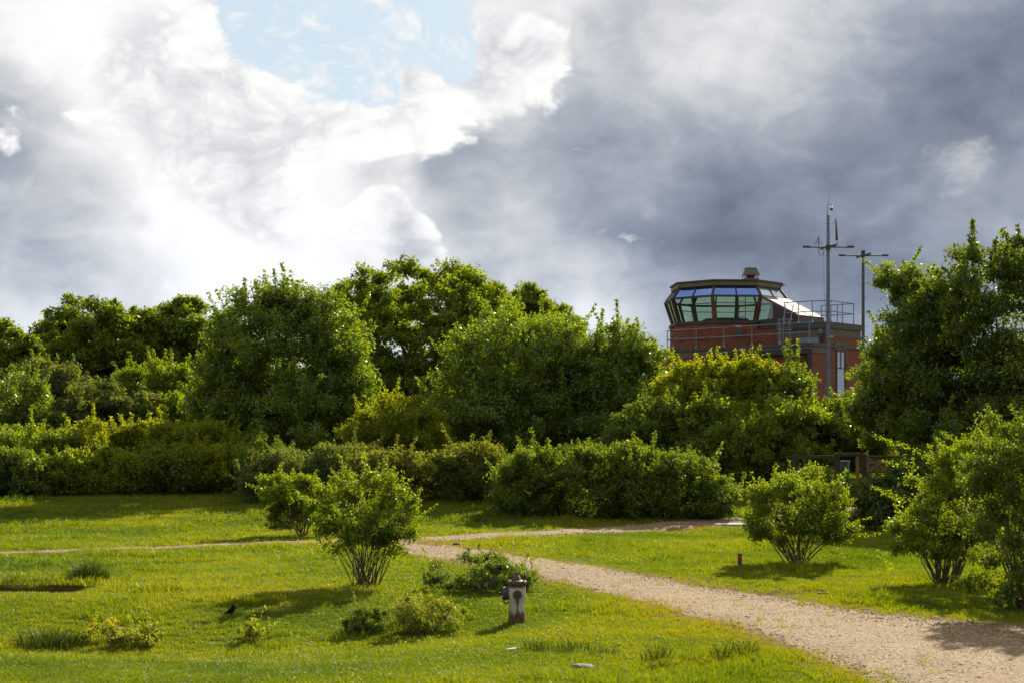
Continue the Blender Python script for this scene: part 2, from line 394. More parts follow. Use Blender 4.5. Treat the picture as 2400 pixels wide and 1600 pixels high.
# ------------------------------------------------------------------ paths (edges in photo pixels -> ground)
near_px = [(950, 1296), (1030, 1312), (1140, 1330), (1280, 1360), (1400, 1386), (1550, 1425), (1700, 1465), (1850, 1518), (1990, 1578), (2130, 1650), (2500, 1850)]
far_px  = [(930, 1266), (1040, 1274), (1130, 1285), (1250, 1304), (1400, 1325), (1520, 1346), (1650, 1368), (1800, 1392), (1950, 1416), (2150, 1440), (2700, 1480)]
def resample(pts, n):
    pts = np.array(pts, float); s = np.r_[0, np.cumsum(np.linalg.norm(np.diff(pts, axis=0), axis=1))]
    t = np.linspace(0, s[-1], n); out = np.stack([np.interp(t, s, pts[:, k]) for k in range(pts.shape[1])], 1)
    for _ in range(6):
        out[1:-1] = .25 * out[:-2] + .5 * out[1:-1] + .25 * out[2:]
    return out
gpt = lambda px, py: tuple(pg(px, py)[:2])
EN = resample([gpt(*p) for p in near_px], 160); EF = resample([gpt(*p) for p in far_px], 160)
cl_px = [(-120, 1302), (100, 1293), (300, 1285), (600, 1271), (850, 1266), (1000, 1262), (1150, 1256), (1300, 1247), (1450, 1240), (1600, 1230), (1740, 1220), (1850, 1207), (1960, 1190), (2080, 1172)]
CL = resample([gpt(*p) for p in cl_px], 200)
tw = np.gradient(CL, axis=0); tw /= np.linalg.norm(tw, axis=1)[:, None]; nw = np.stack([-tw[:, 1], tw[:, 0]], 1)
hw = np.interp(np.arange(200), [0, 70, 100, 140, 199], [.62, .75, 1.0, 1.15, 1.2])[:, None]
PA, PB = CL - nw * hw, CL + nw * hw
def strip(name, A, B, label, nc=14, lift=.012, wob=.22):
    n = len(A); d = B - A; wdt = np.linalg.norm(d, axis=1)
    u = d / wdt[:, None]
    wa = (vnoise(A[:, 0], A[:, 1], .9) - .5) * 2 * wob + (vnoise(A[:, 0], A[:, 1], .3) - .5) * wob
    wb = (vnoise(B[:, 0] + 9, B[:, 1], .9) - .5) * 2 * wob + (vnoise(B[:, 0], B[:, 1] + 5, .3) - .5) * wob
    A = A + u * wa[:, None]; B = B + u * wb[:, None]
    v = []; e = []
    for k in range(nc + 1):
        t = k / nc; P = A * (1 - t) + B * t
        v.append(np.stack([P[:, 0], P[:, 1], ground(P[:, 0], P[:, 1]) + lift - .040 * abs(2 * t - 1) ** 6], 1)); e.append(np.full(n, abs(2 * t - 1) ** 2.5))
    V = np.stack(v, 1).reshape(-1, 3); E = np.stack(e, 1).reshape(-1)
    f = [[i * (nc + 1) + k, (i + 1) * (nc + 1) + k, (i + 1) * (nc + 1) + k + 1, i * (nc + 1) + k + 1] for i in range(n - 1) for k in range(nc)]
    me = bpy.data.meshes.new(name); me.from_pydata(V.tolist(), [], f)
    at_ = me.attributes.new('edge', 'FLOAT', 'POINT'); at_.data.foreach_set('value', E.astype(np.float32))
    if me.polygons[0].normal.z < 0: me.flip_normals()
    me.polygons.foreach_set('use_smooth', [True] * len(me.polygons))
    return tag(link(name, me, GRAVEL), label, 'path', kind='structure'), A, B
def inpoly(x, y, poly):
    r = np.zeros(x.shape, bool); j = len(poly) - 1
    for i in range(len(poly)):
        xi, yi = poly[i]; xj, yj = poly[j]
        if yi != yj:
            c = ((yi > y) != (yj > y)) & (x < (xj - xi) * (y - yi) / (yj - yi) + xi); r ^= c
        j = i
    return r
def dist_line(x, y, L):
    d = np.full(x.shape, 1e9)
    for p in L[::2]: d = np.minimum(d, np.hypot(x - p[0], y - p[1]))
    return d
# soil patches (pixel, radius along x, along y)
SOIL = [(770, 1345, .9, .35), (1900, 1385, 1.5, .30), (1800, 1392, .9, .2), (640, 1425, 1.2, .3), (1365, 1566, .35, .15), (700, 1437, .8, .18), (470, 1462, .6, .2), (560, 1500, .9, .2)]
SOILW = [(*gpt(a, b), rx, ry) for a, b, rx, ry in SOIL]
def soil_shade_amt(x, y):
    s = np.zeros(x.shape)
    for cx, cy, rx, ry in SOILW: s = np.maximum(s, np.exp(-(((x - cx) / rx) ** 2 + ((y - cy) / ry) ** 2)))
    u = (y - 30.9 - 0.12 * (x + 9.6))
    s = np.maximum(s, sstep(-13, -12, x) * (1 - sstep(-8.9, -8.3, x)) * (1 - sstep(.5, .7, u)) * sstep(-.75, -.3, u))  # earth tone in the hollow stands in for shade on its far bank
    return s
MAINPOLY = np.vstack([EN, EF[::-1]]); THINPOLY = np.vstack([PA, PB[::-1]])
def path_info(x, y):
    x = np.asarray(x, float); y = np.asarray(y, float)
    ins = inpoly(x, y, MAINPOLY[::3]) | inpoly(x, y, THINPOLY[::3])
    d = np.minimum(np.minimum(dist_line(x, y, EN), dist_line(x, y, EF)), np.minimum(dist_line(x, y, PA), dist_line(x, y, PB)) * 1.9)
    return ins, d

# ------------------------------------------------------------------ ground sheet
def build_ground():
    xs = np.unique(np.round(np.r_[-2500, -1200, -600, -300, -160, -90, -60, np.arange(-45, -18, 1.0), np.arange(-18, 18, .28), np.arange(18, 46, 1.0), 60, 90, 160, 300, 600, 1200, 2500], 3))
    ys = np.unique(np.round(np.r_[-400, -150, -60, -20, 0, 8, 12, np.arange(15, 46, .28), np.arange(46, 80, .6), np.arange(80, 120, 2.5), 140, 180, 260, 400, 700, 1200, 2500, 4500], 3))
    X, Y = np.meshgrid(xs, ys); Z = ground(X, Y)
    V = np.stack([X.ravel(), Y.ravel(), Z.ravel()], 1); nx, ny = len(xs), len(ys)
    i = np.arange((ny - 1) * (nx - 1)); r, c = i // (nx - 1), i % (nx - 1); a = r * nx + c
    fc = np.stack([a, a + 1, a + nx + 1, a + nx], 1)
    me = bpy.data.meshes.new('ground'); me.from_pydata(V.tolist(), [], fc.tolist())
    me.polygons.foreach_set('use_smooth', [True] * len(me.polygons))
    x, y = V[:, 0], V[:, 1]; act = (y > 14) & (y < 80) & (np.abs(x) < 40)
    dry = np.zeros(len(V)); soil = np.zeros(len(V))
    ins, d = path_info(x[act], y[act])
    dry[act] = np.where(ins, 1.2, np.exp(-d / .55) * 1.0); soil[act] = soil_shade_amt(x[act], y[act])
    for nm, arr in (('dry', dry), ('soil', soil)):
        me.attributes.new(nm, 'FLOAT', 'POINT').data.foreach_set('value', arr.astype(np.float32))
    return tag(link('ground', me, TURF), 'rough green lawn and common land under everything', 'ground', kind='structure')
build_ground()
strip('gravel_path', EN, EF, 'wide gravel track sweeping from the right foreground to the junction', 22, .020, .38)
strip('narrow_gravel_path', PA, PB, 'narrow gravel path crossing the lawn from left to right', 12, .022, .20)

# ------------------------------------------------------------------ scattered ground cover (nobody could count it)
def scatter(name, pts, rotz, scl, idx, tint, srcs, label, cat, tilt=None):
    cl = bpy.data.collections.new(name + '_source')
    for s in srcs: cl.objects.link(s)
    me = bpy.data.meshes.new(name); me.from_pydata(pts.tolist(), [], [])
    n = len(pts); rot = np.zeros((n, 3), np.float32); rot[:, 2] = rotz
    if tilt is not None: rot[:, :2] = tilt
    me.attributes.new('rot', 'FLOAT_VECTOR', 'POINT').data.foreach_set('vector', rot.ravel())
    me.attributes.new('scl', 'FLOAT', 'POINT').data.foreach_set('value', np.asarray(scl, np.float32))
    me.attributes.new('idx', 'INT', 'POINT').data.foreach_set('value', np.asarray(idx, np.int32))
    me.attributes.new('tint', 'FLOAT', 'POINT').data.foreach_set('value', np.asarray(tint, np.float32))
    o = link(name, me); tag(o, label, cat, kind='stuff')
    t = bpy.data.node_groups.new(name, 'GeometryNodeTree')
    t.interface.new_socket('Geometry', in_out='INPUT', socket_type='NodeSocketGeometry')
    t.interface.new_socket('Geometry', in_out='OUTPUT', socket_type='NodeSocketGeometry')
    gi, go = t.nodes.new('NodeGroupInput'), t.nodes.new('NodeGroupOutput')
    ip = t.nodes.new('GeometryNodeInstanceOnPoints'); ci = t.nodes.new('GeometryNodeCollectionInfo')
    ci.inputs['Collection'].default_value = cl; ci.inputs['Separate Children'].default_value = True; ci.inputs['Reset Children'].default_value = True
    def na(nm, ty):
        q = t.nodes.new('GeometryNodeInputNamedAttribute'); q.data_type = ty; q.inputs['Name'].default_value = nm; return q.outputs['Attribute']
    er = t.nodes.new('FunctionNodeEulerToRotation'); L = t.links
    L.new(gi.outputs[0], ip.inputs['Points']); L.new(ci.outputs[0], ip.inputs['Instance']); ip.inputs['Pick Instance'].default_value = True
    L.new(na('idx', 'INT'), ip.inputs['Instance Index']); L.new(na('rot', 'FLOAT_VECTOR'), er.inputs[0]); L.new(er.outputs[0], ip.inputs['Rotation'])
    L.new(na('scl', 'FLOAT'), ip.inputs['Scale']); L.new(ip.outputs[0], go.inputs[0])
    o.modifiers.new('scatter', 'NODES').node_group = t
    return o
def blade_mesh(name, n, h0, h1, rad, wid, lean, mat, r, tint=False, seg=2, dome=0.0):
    v = []; f = []; tn = []
    for i in range(n):
        a = r.uniform(0, 2 * math.pi); q = rad * math.sqrt(r.random()); bx, by = q * math.cos(a), q * math.sin(a)
        if dome: q = rad * r.random() ** .75; bx, by = q * math.cos(a), q * math.sin(a)
        h = r.uniform(h0, h1) * (1 - dome * (q / rad) ** 1.5) * (r.uniform(.75, 1.25) if dome else 1); la = a + r.uniform(-1.2, 1.2); ll = lean * h * r.uniform(.2, 1.3)
        wa = r.uniform(0, 2 * math.pi); wx, wy = math.cos(wa) * wid / 2, math.sin(wa) * wid / 2; b = len(v)
        for k in range(seg):
            t = k / seg; cx, cy = bx + math.cos(la) * ll * t * t, by + math.sin(la) * ll * t * t; w = 1 - .45 * t
            v += [(cx - wx * w, cy - wy * w, h * t), (cx + wx * w, cy + wy * w, h * t)]
        v.append((bx + math.cos(la) * ll, by + math.sin(la) * ll, h * (1 - .15 * lean)))
        for k in range(seg - 1): f.append([b + 2 * k, b + 2 * k + 1, b + 2 * k + 3, b + 2 * k + 2])
        f.append([b + 2 * seg - 2, b + 2 * seg - 1, b + 2 * seg]); tn += [r.random()] * seg
    me = bpy.data.meshes.new(name); me.from_pydata(v, [], f); me.materials.append(mat)
    if tint: me.attributes.new('tint', 'FLOAT', 'FACE').data.foreach_set('value', np.array(tn, np.float32))
    return me
def build_grass():
    r = random.Random(3)
    srcs = [bpy.data.objects.new('grass_tuft', blade_mesh('grass_tuft', 16, .025, .065, .085, .009, .75, GRASS, r)) for _ in range(5)]
    srcs += [bpy.data.objects.new('grass_tuft', blade_mesh('grass_tuft', 14, .06, .13, .06, .009, .6, GRASS, r)) for _ in range(2)]
    P = []
    for y0, y1, dens, s in ((15.5, 22, 260, 1.0), (22, 30, 170, 1.05), (30, 42, 90, 1.25), (42, 58, 42, 1.6), (58, 78, 20, 2.0)):
        xw = .40 * y1 + 2.0; n = int((y1 - y0) * 2 * xw * dens)
        x = rng.uniform(-xw, xw, n); y = rng.uniform(y0, y1, n); k = np.abs(x) < .40 * y + 2.0
        P.append(np.stack([x[k], y[k], np.full(k.sum(), s)], 1))
    P = np.vstack(P); x, y, s = P.T
    ins, d = path_info(x, y); so_ = soil_shade_amt(x, y)
    lush = vnoise(x, y, 1.7) * .6 + vnoise(x + 50, y, .6) * .4
    near = np.exp(-d / .55)
    keep = np.where(ins, (rng.random(len(x)) < .02 + .75 * np.exp(-d / .20)), rng.random(len(x)) > near * .30) & (rng.random(len(x)) > sstep(.35, .7, so_) * .70)
    x, y, s, lush, near, ins = [q[keep] for q in (x, y, s, lush, near, ins)]
    tint = np.clip(.105 + .50 * vnoise(x + 13, y + 4, 3.1) + .30 * (vnoise(x, y + 40, .8) - .5) + near * .26 + ins * .2 + rng.normal(0, .09, len(x)), 0, 1)
    scl = s * (.62 + .75 * lush) * (1 - .45 * near) * rng.uniform(.75, 1.25, len(x))
    idx = np.where((lush > .62) & (rng.random(len(x)) < .35), rng.integers(5, 7, len(x)), rng.integers(0, 5, len(x)))
    pts = np.stack([x, y, ground(x, y) - .004], 1)
    scatter('grass', pts, rng.uniform(0, 6.28, len(x)), scl, idx, tint, srcs, 'short yellow green turf with longer tufts covering the lawn', 'grass')
    # buttercups and daisies
    fm = []
    for k in range(2):
        v = [(0, 0, .055)]; f = []
        for i in range(5):
            a = i * 1.2566
            v += [(.016 * math.cos(a - .5), .016 * math.sin(a - .5), .066), (.02 * math.cos(a), .02 * math.sin(a), .068), (.016 * math.cos(a + .5), .016 * math.sin(a + .5), .066)]
            b = 1 + 3 * i; f.append([0, b, b + 1, b + 2])
        b = len(v); v += [(-.002, 0, 0), (.002, 0, 0), (0, 0, .056)]; f.append([b, b + 1, b + 2])
        me = bpy.data.meshes.new('buttercup'); me.from_pydata(v, [], f); me.materials.append(FLOWER); fm.append(bpy.data.objects.new('buttercup', me))
    n = 16000; y = np.sqrt(rng.uniform(17 ** 2, 62 ** 2, n)); x = rng.uniform(-.36, .36, n) * y
    ins, d = path_info(x, y); w = vnoise(x + 7, y, 2.6) * .5 + vnoise(x, y + 19, .7) * .5
    k = (~ins) & (d > .5) & (w > .655); x, y = x[k], y[k]
    scatter('buttercups', np.stack([x, y, ground(x, y) + .0], 1), rng.uniform(0, 6.28, len(x)), rng.uniform(.55, .95, len(x)) * (1 + sstep(30, 60, y) * .4), rng.integers(0, 2, len(x)), rng.random(len(x)), fm, 'tiny yellow buttercups dotted through the turf', 'flowers')
    # loose stones on the gravel
    ps = []
    for k in range(4):
        bm = bmesh.new(); bmesh.ops.create_icosphere(bm, subdivisions=1, radius=.02)
        for vv in bm.verts: vv.co = Vector((vv.co.x * r.uniform(.8, 1.3), vv.co.y * r.uniform(.7, 1.2), vv.co.z * r.uniform(.45, .75)))
        me = bpy.data.meshes.new('pebble'); bm.to_mesh(me); bm.free(); me.materials.append(PEBBLE); ps.append(bpy.data.objects.new('pebble', me))
    n = 260000; y = rng.uniform(16.5, 58, n); x = rng.uniform(-16, 16, n); x = x * .37 * y / 16 * 1.1
    ins, d = path_info(x, y); k = ins & (rng.random(n) < np.where(y < 34, 1.0, .8)) & (rng.random(n) < .25 + d * 1.5)
    spill = (~ins) & (d < .5) & (rng.random(n) < .25 * np.exp(-d / .18)); k |= spill; x, y = x[k], y[k]
    scatter('loose_stones', np.stack([x, y, ground(x, y) + .018], 1), rng.uniform(0, 6.28, len(x)), rng.gamma(4, .125, len(x)) * (1 + .5 * sstep(30, 50, y)), rng.integers(0, 4, len(x)), rng.random(len(x)), ps, 'loose stones and grit strewn over the gravel track', 'gravel')
build_grass()

# ------------------------------------------------------------------ foliage
def fast_mesh(name, V, nper, tint, mat):
    """V (n*nper,3): n polygons of nper own vertices"""
    n = len(V) // nper; me = bpy.data.meshes.new(name)
    me.vertices.add(len(V)); me.vertices.foreach_set('co', V.astype(np.float32).ravel())
    me.loops.add(len(V)); me.loops.foreach_set('vertex_index', np.arange(len(V), dtype=np.int32))
    me.polygons.add(n); me.polygons.foreach_set('loop_start', np.arange(0, len(V), nper, dtype=np.int32))
    me.update(calc_edges=True)
    me.attributes.new('tint', 'FLOAT', 'FACE').data.foreach_set('value', tint.astype(np.float32))
    me.materials.append(mat); return me
def unit(a): return a / np.maximum(np.linalg.norm(a, axis=1, keepdims=True), 1e-9)
def leaf_quads(C, CR, ct, per, ll, r, up=.45, flat=.8, wr=.58, out=.7, tri=False):
    n = len(C); m = n * per; ci = np.repeat(np.arange(n), per)
    d = unit(r.normal(size=(m, 3))); rad = CR[ci] * r.random(m) ** .42
    pos = C[ci] + d * rad[:, None] * np.array([1, 1, flat])
    nn = unit(d * out * .55 + np.array([0, 0, up * .35]) + r.normal(size=(m, 3)) * .62)
    t = unit(np.cross(nn, r.normal(size=(m, 3)))); t[:, 2] -= .25; t = unit(t); b = unit(np.cross(nn, t))
    L = (ll * r.uniform(.65, 1.3, m))[:, None]; w = L * wr
    if tri: v = np.stack([pos + b * w * .55, pos - b * w * .55, pos + t * L * 1.05], 1)
    else: v = np.stack([pos, pos + t * L * .45 + b * w * .5 + nn * L * .10, pos + t * L - nn * L * .06, pos + t * L * .45 - b * w * .5 + nn * L * .10], 1)
    tint = np.clip(.18 + .62 * ct[ci] * .6 + .40 * r.random(m), 0, 1)
    return v.reshape(-1, 3), tint
def env_points(lobes, n, r, inner=.20, lo=.70, hi=1.08, sq=1.0):
    """points near the outer surface of a union of ellipsoids: (c, radii) -> pos, outward"""
    w = np.array([(l[1][0] * l[1][1] * l[1][2]) ** (2 / 3) for l in lobes]); w /= w.sum(); P = []; O = []
    tries = 0
    while len(P) < n and tries < 60 * n:
        tries += 1; i = r.choice(len(lobes), p=w); c, R = lobes[i]; d = r.normal(size=3); d /= np.linalg.norm(d)
        if sq != 1.0: d = np.sign(d) * np.abs(d) ** sq
        f = r.uniform(.3, lo) if r.random() < inner else r.uniform(lo, hi)
        p = c + d * R * f
        if any(j != i and np.sum(((p - lobes[j][0]) / lobes[j][1]) ** 2) < .32 for j in range(len(lobes))): continue
        if p[2] < ground(p[0], p[1]) + .06: continue
        P.append(p); O.append(d)
    return np.array(P), np.array(O)
def px_lobes(lobes, Y, depth=None):
    out = []
    for cx, cy, rx, ry, *k in lobes:
        dy = k[0] if k else 0.0; rd = k[1] if len(k) > 1 else rx * Y / F
        out.append((np.array(at(cx, cy, Y + dy)), np.array([rx * (Y + dy) / F, rd, ry * (Y + dy) / F])))
    return out
def curve_pts(a, b, r, k=4, sag=.12, lift=.25):
    a = np.array(a, float); b = np.array(b, float); L = np.linalg.norm(b - a); out = []
    j = r.normal(size=3) * L * sag * .5
    for i in range(k + 1):
        t = i / k; p = a * (1 - t) + b * t; p = p + j * math.sin(math.pi * t); p[2] += lift * L * .3 * math.sin(math.pi * t)
        out.append(p)
    return out
def plant(name, label, cat, group, base, lobes, kind, boughs, clumps, per, ll, clump_r, seed, trunk_r=.2, bough_f=.34, stems=0, shoots=(), up=.45, wr=.58, limbs=14, crown_name='crown', flat=.8, stem_r=.016, hi=1.10, spread=.3, sq=1.0, sprays=0, spray_len=.5, full=False):
    """tree or shrub: boughs on the outline, leaf clumps on the boughs, leaves on the clumps"""
    r = np.random.default_rng(seed); base = Vector(base); base.z = gz(base.x, base.y)
    root = empty(name, base, label, cat, group)
    loose = base.y > 54 and not full and sq == 1.0
    if not sprays: sprays = int(boughs * .9) if loose else max(6, boughs // 3)
    if loose: hi = 1.20
    if base.y > 80: spray_len = .9
    elif base.y > 54: spray_len = 1.15 if kind == 'poplar' else .8
    else: spray_len = .32
    tri = base.y > 54; nv = 3 if tri else 4
    if tri: boughs, clumps, bough_f = int(boughs * 2.9), max(4, clumps // 2), bough_f * (.85 if loose else .66)
    if full: spray_len = .45
    BP, BO = env_points(lobes, boughs, r, hi=.97 if full else hi, lo=.80 if full else .70, sq=sq, inner=.36 if full or kind == 'poplar' else .20)
    meanR = np.mean([min(l[1][0], l[1][2]) for l in lobes]); br = meanR * bough_f * (r.uniform(.75, 1.2, len(BP)) if full else r.uniform(.55, 1.45, len(BP)))
    bt = r.random(len(BP))
    k = len(BP) * clumps; bi = np.repeat(np.arange(len(BP)), clumps)
    d = unit(unit(r.normal(size=(k, 3))) + BO[bi] * .45 + np.array([0, 0, .22]))
    C = BP[bi] + d * (br[bi] * r.uniform(.35, 1.0, k))[:, None] * np.array([1.15, 1.15, .68])
    CR = clump_r * r.uniform(.6, 1.35, k); ct = np.clip(.55 * bt[bi] + .45 * r.random(k) , 0, 1)
    gr = ground(C[:, 0], C[:, 1]); ok = C[:, 2] > gr + .05; C, CR, ct = C[ok], CR[ok], ct[ok]
    V, T = leaf_quads(C, CR, ct, per, ll, r, up, flat, wr, tri=tri)
    VS, TS = [V], [T]
    SH = list(shoots)
    for i in r.choice(len(BP), min(len(BP), sprays), replace=False):
        dv = BO[i] * .7 + r.normal(size=3) * .25 + np.array([0, 0, 1.1 if loose else .75]); dv /= np.linalg.norm(dv); a0 = BP[i] + BO[i] * br[i] * .5
        SH.append((a0, a0 + dv * spray_len * r.uniform(.5, 1.3), max(5, int(spray_len / ll * 1.1)), ll * 1.3))
    for s0, s1, cnt, sr in SH:                       # leafy leading shoots: start, tip, number of leaf whorls, radius
        s0 = np.array(s0, float); s1 = np.array(s1, float); t = np.linspace(0, 1, cnt)[:, None]
        bow = np.array([r.normal() * .05, r.normal() * .05, 0]) * np.linalg.norm(s1 - s0)
        c = s0 * (1 - t) + s1 * t + bow * np.sin(math.pi * t) ; rr = sr * (1.05 - .7 * t[:, 0])
        v, tt = leaf_quads(c, rr, np.full(cnt, .75), max(5, int(per * .3)), ll, r, up * .6, 1.0, wr, tri=tri); VS.append(v); TS.append(tt)
    V = np.vstack(VS); T = np.concatenate(TS); q = V.reshape(-1, nv, 3)
    gr = ground(q[:, 0, 0], q[:, 0, 1]); ok = q[:, :, 2].min(1) > gr + .01; q, T = q[ok], T[ok]
    V = q.reshape(-1, 3) - np.array(base)
    link(crown_name, fast_mesh(name + '_' + crown_name, V, nv, T, LEAF[kind]), None, root)
    bl = np.zeros(3)
    if stems:
        pick = r.choice(len(BP), min(stems, len(BP)), replace=False)
        for i in pick:
            p = BP[i] - np.array(base); off = np.array([p[0] * .07 + r.normal() * spread * .35, p[1] * .07 + r.normal() * spread * .35, 0])
            off[2] = gz(base.x + off[0], base.y + off[1]) - base.z - .03
            a = off; L = np.linalg.norm(p - a); R = stem_r * r.uniform(.7, 1.5)
            pts = curve_pts(a, p, r, 6, .10, .12); mb = MB().tube(pts, [R * (1.25 - .95 * j / 6) for j in range(7)], 5)
            m_ = pts[3]; m2 = pts[4]
            for _ in range(3):
                w = np.array(pts[r.integers(2, 6)]); e = w + (r.normal(size=3) * .35 + np.array([0, 0, .45])) * L * .35
                mb.tube(curve_pts(w, e, r, 3, .12, .05), [R * .55, R * .45, R * .3, R * .15], 4)
            mb.build('stem', STEM, root)
    else:
        top = np.mean([l[0] for l in lobes], axis=0) - np.array(base); top[:2] *= .8
        mb = MB(); h = top[2]
        tp = [np.array([0, 0, -.15])] + [np.array([top[0] * t ** 1.5 + r.normal() * .05 * h * .15, top[1] * t ** 1.5, h * t]) for t in (.2, .4, .6, .8, 1.0, 1.25)]
        mb.tube(tp, [trunk_r * q_ for q_ in (1.45, 1.05, .9, .78, .62, .45, .15)], 8)
        for i in r.choice(len(BP), min(limbs, len(BP)), replace=False):
            w = tp[int(r.integers(2, 6))]; p = BP[i] - np.array(base)
            if p[2] < w[2] - .5: w = tp[2]
            R = trunk_r * .38 * r.uniform(.6, 1.1)
            pts = curve_pts(w, p, r, 4, .12, .3); mb.tube(pts, [R, R * .75, R * .55, R * .35, R * .12], 5)
        mb.build('trunk', BARK, root)
        for s0, s1, cnt, sr in shoots:
            MB().tube([np.array(s0) - np.array(base), np.array(s1) - np.array(base)], [.018, .006], 4).build('shoot', BARK, root)
    return root
def shoot(px0, py0, px1, py1, Y, cnt=14, r=.25): return (tuple(at(px0, py0, Y)), tuple(at(px1, py1, Y)), cnt, r)
def ground_at(px, Y): X = (px - 1200) * Y / F; return (X, Y, gz(X, Y))

GB = 'broad trees behind the scrub'
def build_trees():
    # big dome in the middle
    Y = 96; plant('broad_tree', 'largest domed green tree, highest crown left of the control tower', 'tree', GB, ground_at(1000, Y),
        px_lobes([(985, 815, 258, 205), (1120, 850, 172, 170, -1), (880, 815, 155, 168, 0), (1000, 930, 240, 130, 0), (885, 890, 120, 120, -1)], Y), 'dome', 245, 12, 40, .235, .55, 21, .45, .22, full=True, limbs=18)
    Y = 101; plant('broad_tree', 'narrower green tree at the right flank of the big dome', 'tree', GB, ground_at(1290, Y),
        px_lobes([(1270, 830, 105, 135), (1330, 880, 70, 110), (1225, 760, 60, 90)], Y), 'dome', 75, 12, 44, .22, .5, 22, .3, .3, full=True)
    Y = 94; plant('broad_tree', 'dark round-topped tree at the far left skyline', 'tree', GB, ground_at(220, Y),
        px_lobes([(205, 835, 140, 135), (110, 885, 80, 105), (300, 850, 100, 130), (205, 920, 180, 100)], Y), 'dome', 130, 12, 46, .25, .55, 23, .4, .27, full=True)
    Y = 97; plant('broad_tree', 'round-topped tree between the far left dome and the tall poplar', 'tree', GB, ground_at(430, Y),
        px_lobes([(430, 835, 110, 130), (360, 850, 90, 120), (500, 860, 60, 110), (430, 920, 150, 100)], Y), 'dome', 115, 12, 46, .25, .55, 24, .4, .27, full=True)
    Y = 86; plant('broad_tree', 'low dark tree cut off by the left edge of the skyline', 'tree', GB, ground_at(0, Y),
        px_lobes([(-20, 850, 75, 105), (55, 870, 45, 80), (0, 930, 90, 70)], Y), 'dome', 46, 12, 50, .2, .45, 25, .25, .3, full=True)
    # loose shining poplars in front
    GP = 'shining loose-leaved trees in the middle of the scrub'
    Y = 74; plant('poplar_tree', 'tall loose shining tree standing left of the big dome', 'tree', GP, ground_at(670, Y),
        px_lobes([(680, 850, 145, 165), (605, 800, 90, 110), (755, 830, 80, 120), (690, 1000, 170, 90), (800, 960, 60, 95), (540, 880, 70, 95), (540, 970, 75, 100), (660, 755, 62, 62), (720, 770, 50, 55)], Y), 'poplar', 205, 12, 38, .145, .48, 26, .2, .34,
        shoots=[shoot(580, 735, 573, 655, Y, 14, .22), shoot(605, 720, 598, 662, Y, 10, .2), shoot(640, 710, 632, 668, Y, 9, .2), shoot(668, 720, 664, 655, Y, 12, .22), shoot(730, 720, 735, 680, Y, 8, .2), shoot(560, 760, 553, 690, Y, 9, .2)])
    Y = 75; plant('poplar_tree', 'bushy shining tree in front of the right half of the big dome', 'tree', GP, ground_at(1180, Y),
        px_lobes([(1180, 880, 120, 120), (1110, 850, 60, 90), (1270, 870, 90, 110), (1170, 990, 150, 80), (1300, 970, 90, 90), (1060, 960, 60, 90)], Y), 'poplar', 125, 13, 42, .14, .46, 27, .16, .40,
        shoots=[shoot(1100, 790, 1103, 742, Y, 10, .22), shoot(1125, 800, 1130, 752, Y, 8, .2), shoot(1180, 790, 1186, 772, Y, 6, .2), shoot(1240, 790, 1246, 768, Y, 7, .2), shoot(1330, 820, 1336, 795, Y, 6, .2)])
    Y = 75; plant('poplar_tree', 'shining tree with thin upright shoots just left of the control tower', 'tree', GP, ground_at(1450, Y),
        px_lobes([(1455, 890, 95, 105), (1395, 900, 80, 100), (1512, 945, 58, 80), (1460, 1000, 135, 85)], Y), 'poplar', 115, 13, 42, .14, .44, 28, .14, .42,
        shoots=[shoot(1450, 810, 1448, 740, Y, 13, .18), shoot(1470, 810, 1476, 765, Y, 8, .17), shoot(1420, 820, 1412, 775, Y, 9, .17), shoot(1400, 830, 1396, 785, Y, 7, .17), shoot(1520, 840, 1528, 792, Y, 8, .17)])
    # bright bushes below the tower
    GT = 'bright bushes screening the foot of the control tower'
    Y = 71; plant('young_tree', 'bright green bush with pointed tops under the tower windows, left one', 'tree', GT, ground_at(1650, Y),
        px_lobes([(1650, 925, 75, 70), (1600, 940, 48, 56), (1690, 938, 58, 70)], Y), 'yellow', 50, 12, 46, .12, .36, 29, .1, .34,
        shoots=[shoot(1660, 885, 1664, 822, Y, 14, .34), shoot(1620, 900, 1612, 850, Y, 11, .3), shoot(1692, 890, 1690, 832, Y, 12, .3), shoot(1640, 890, 1642, 842, Y, 10, .3), shoot(1590, 910, 1584, 868, Y, 9, .28)])
    Y = 70; plant('young_tree', 'bright green bush with pointed tops under the tower windows, right one', 'tree', GT, ground_at(1765, Y),
        px_lobes([(1765, 928, 60, 68), (1730, 930, 45, 66), (1800, 950, 50, 65)], Y), 'yellow', 46, 12, 46, .12, .36, 30, .1, .34,
        shoots=[shoot(1745, 890, 1741, 820, Y, 14, .32), shoot(1765, 890, 1768, 838, Y, 11, .3), shoot(1790, 900, 1794, 852, Y, 10, .28), shoot(1722, 900, 1718, 860, Y, 9, .28)])
    Y = 69; plant('young_tree', 'thin young tree with a tall leafy tip against the tower downpipe', 'tree', GT, ground_at(1860, Y),
        px_lobes([(1850, 935, 38, 58), (1880, 935, 22, 40), (1830, 965, 45, 58)], Y), 'poplar', 34, 11, 36, .115, .30, 31, .09, .4,
        shoots=[shoot(1850, 900, 1846, 797, Y, 18, .26), shoot(1855, 880, 1834, 815, Y, 8, .16), shoot(1878, 890, 1884, 850, Y, 8, .2), shoot(1890, 910, 1902, 872, Y, 7, .2), shoot(1870, 880, 1866, 832, Y, 8, .18)])
    GH = 'dense shrubs of the middle distance'
    Y = 67; plant('hedge_shrub', 'wide rounded light-topped shrub below the control tower', 'shrub', GH, ground_at(1760, Y),
        px_lobes([(1770, 1025, 120, 85), (1680, 1040, 90, 80), (1860, 1030, 85, 80), (1760, 1075, 150, 55)], Y), 'haw', 110, 13, 44, .13, .42, 32, .12, .3, crown_name='foliage')
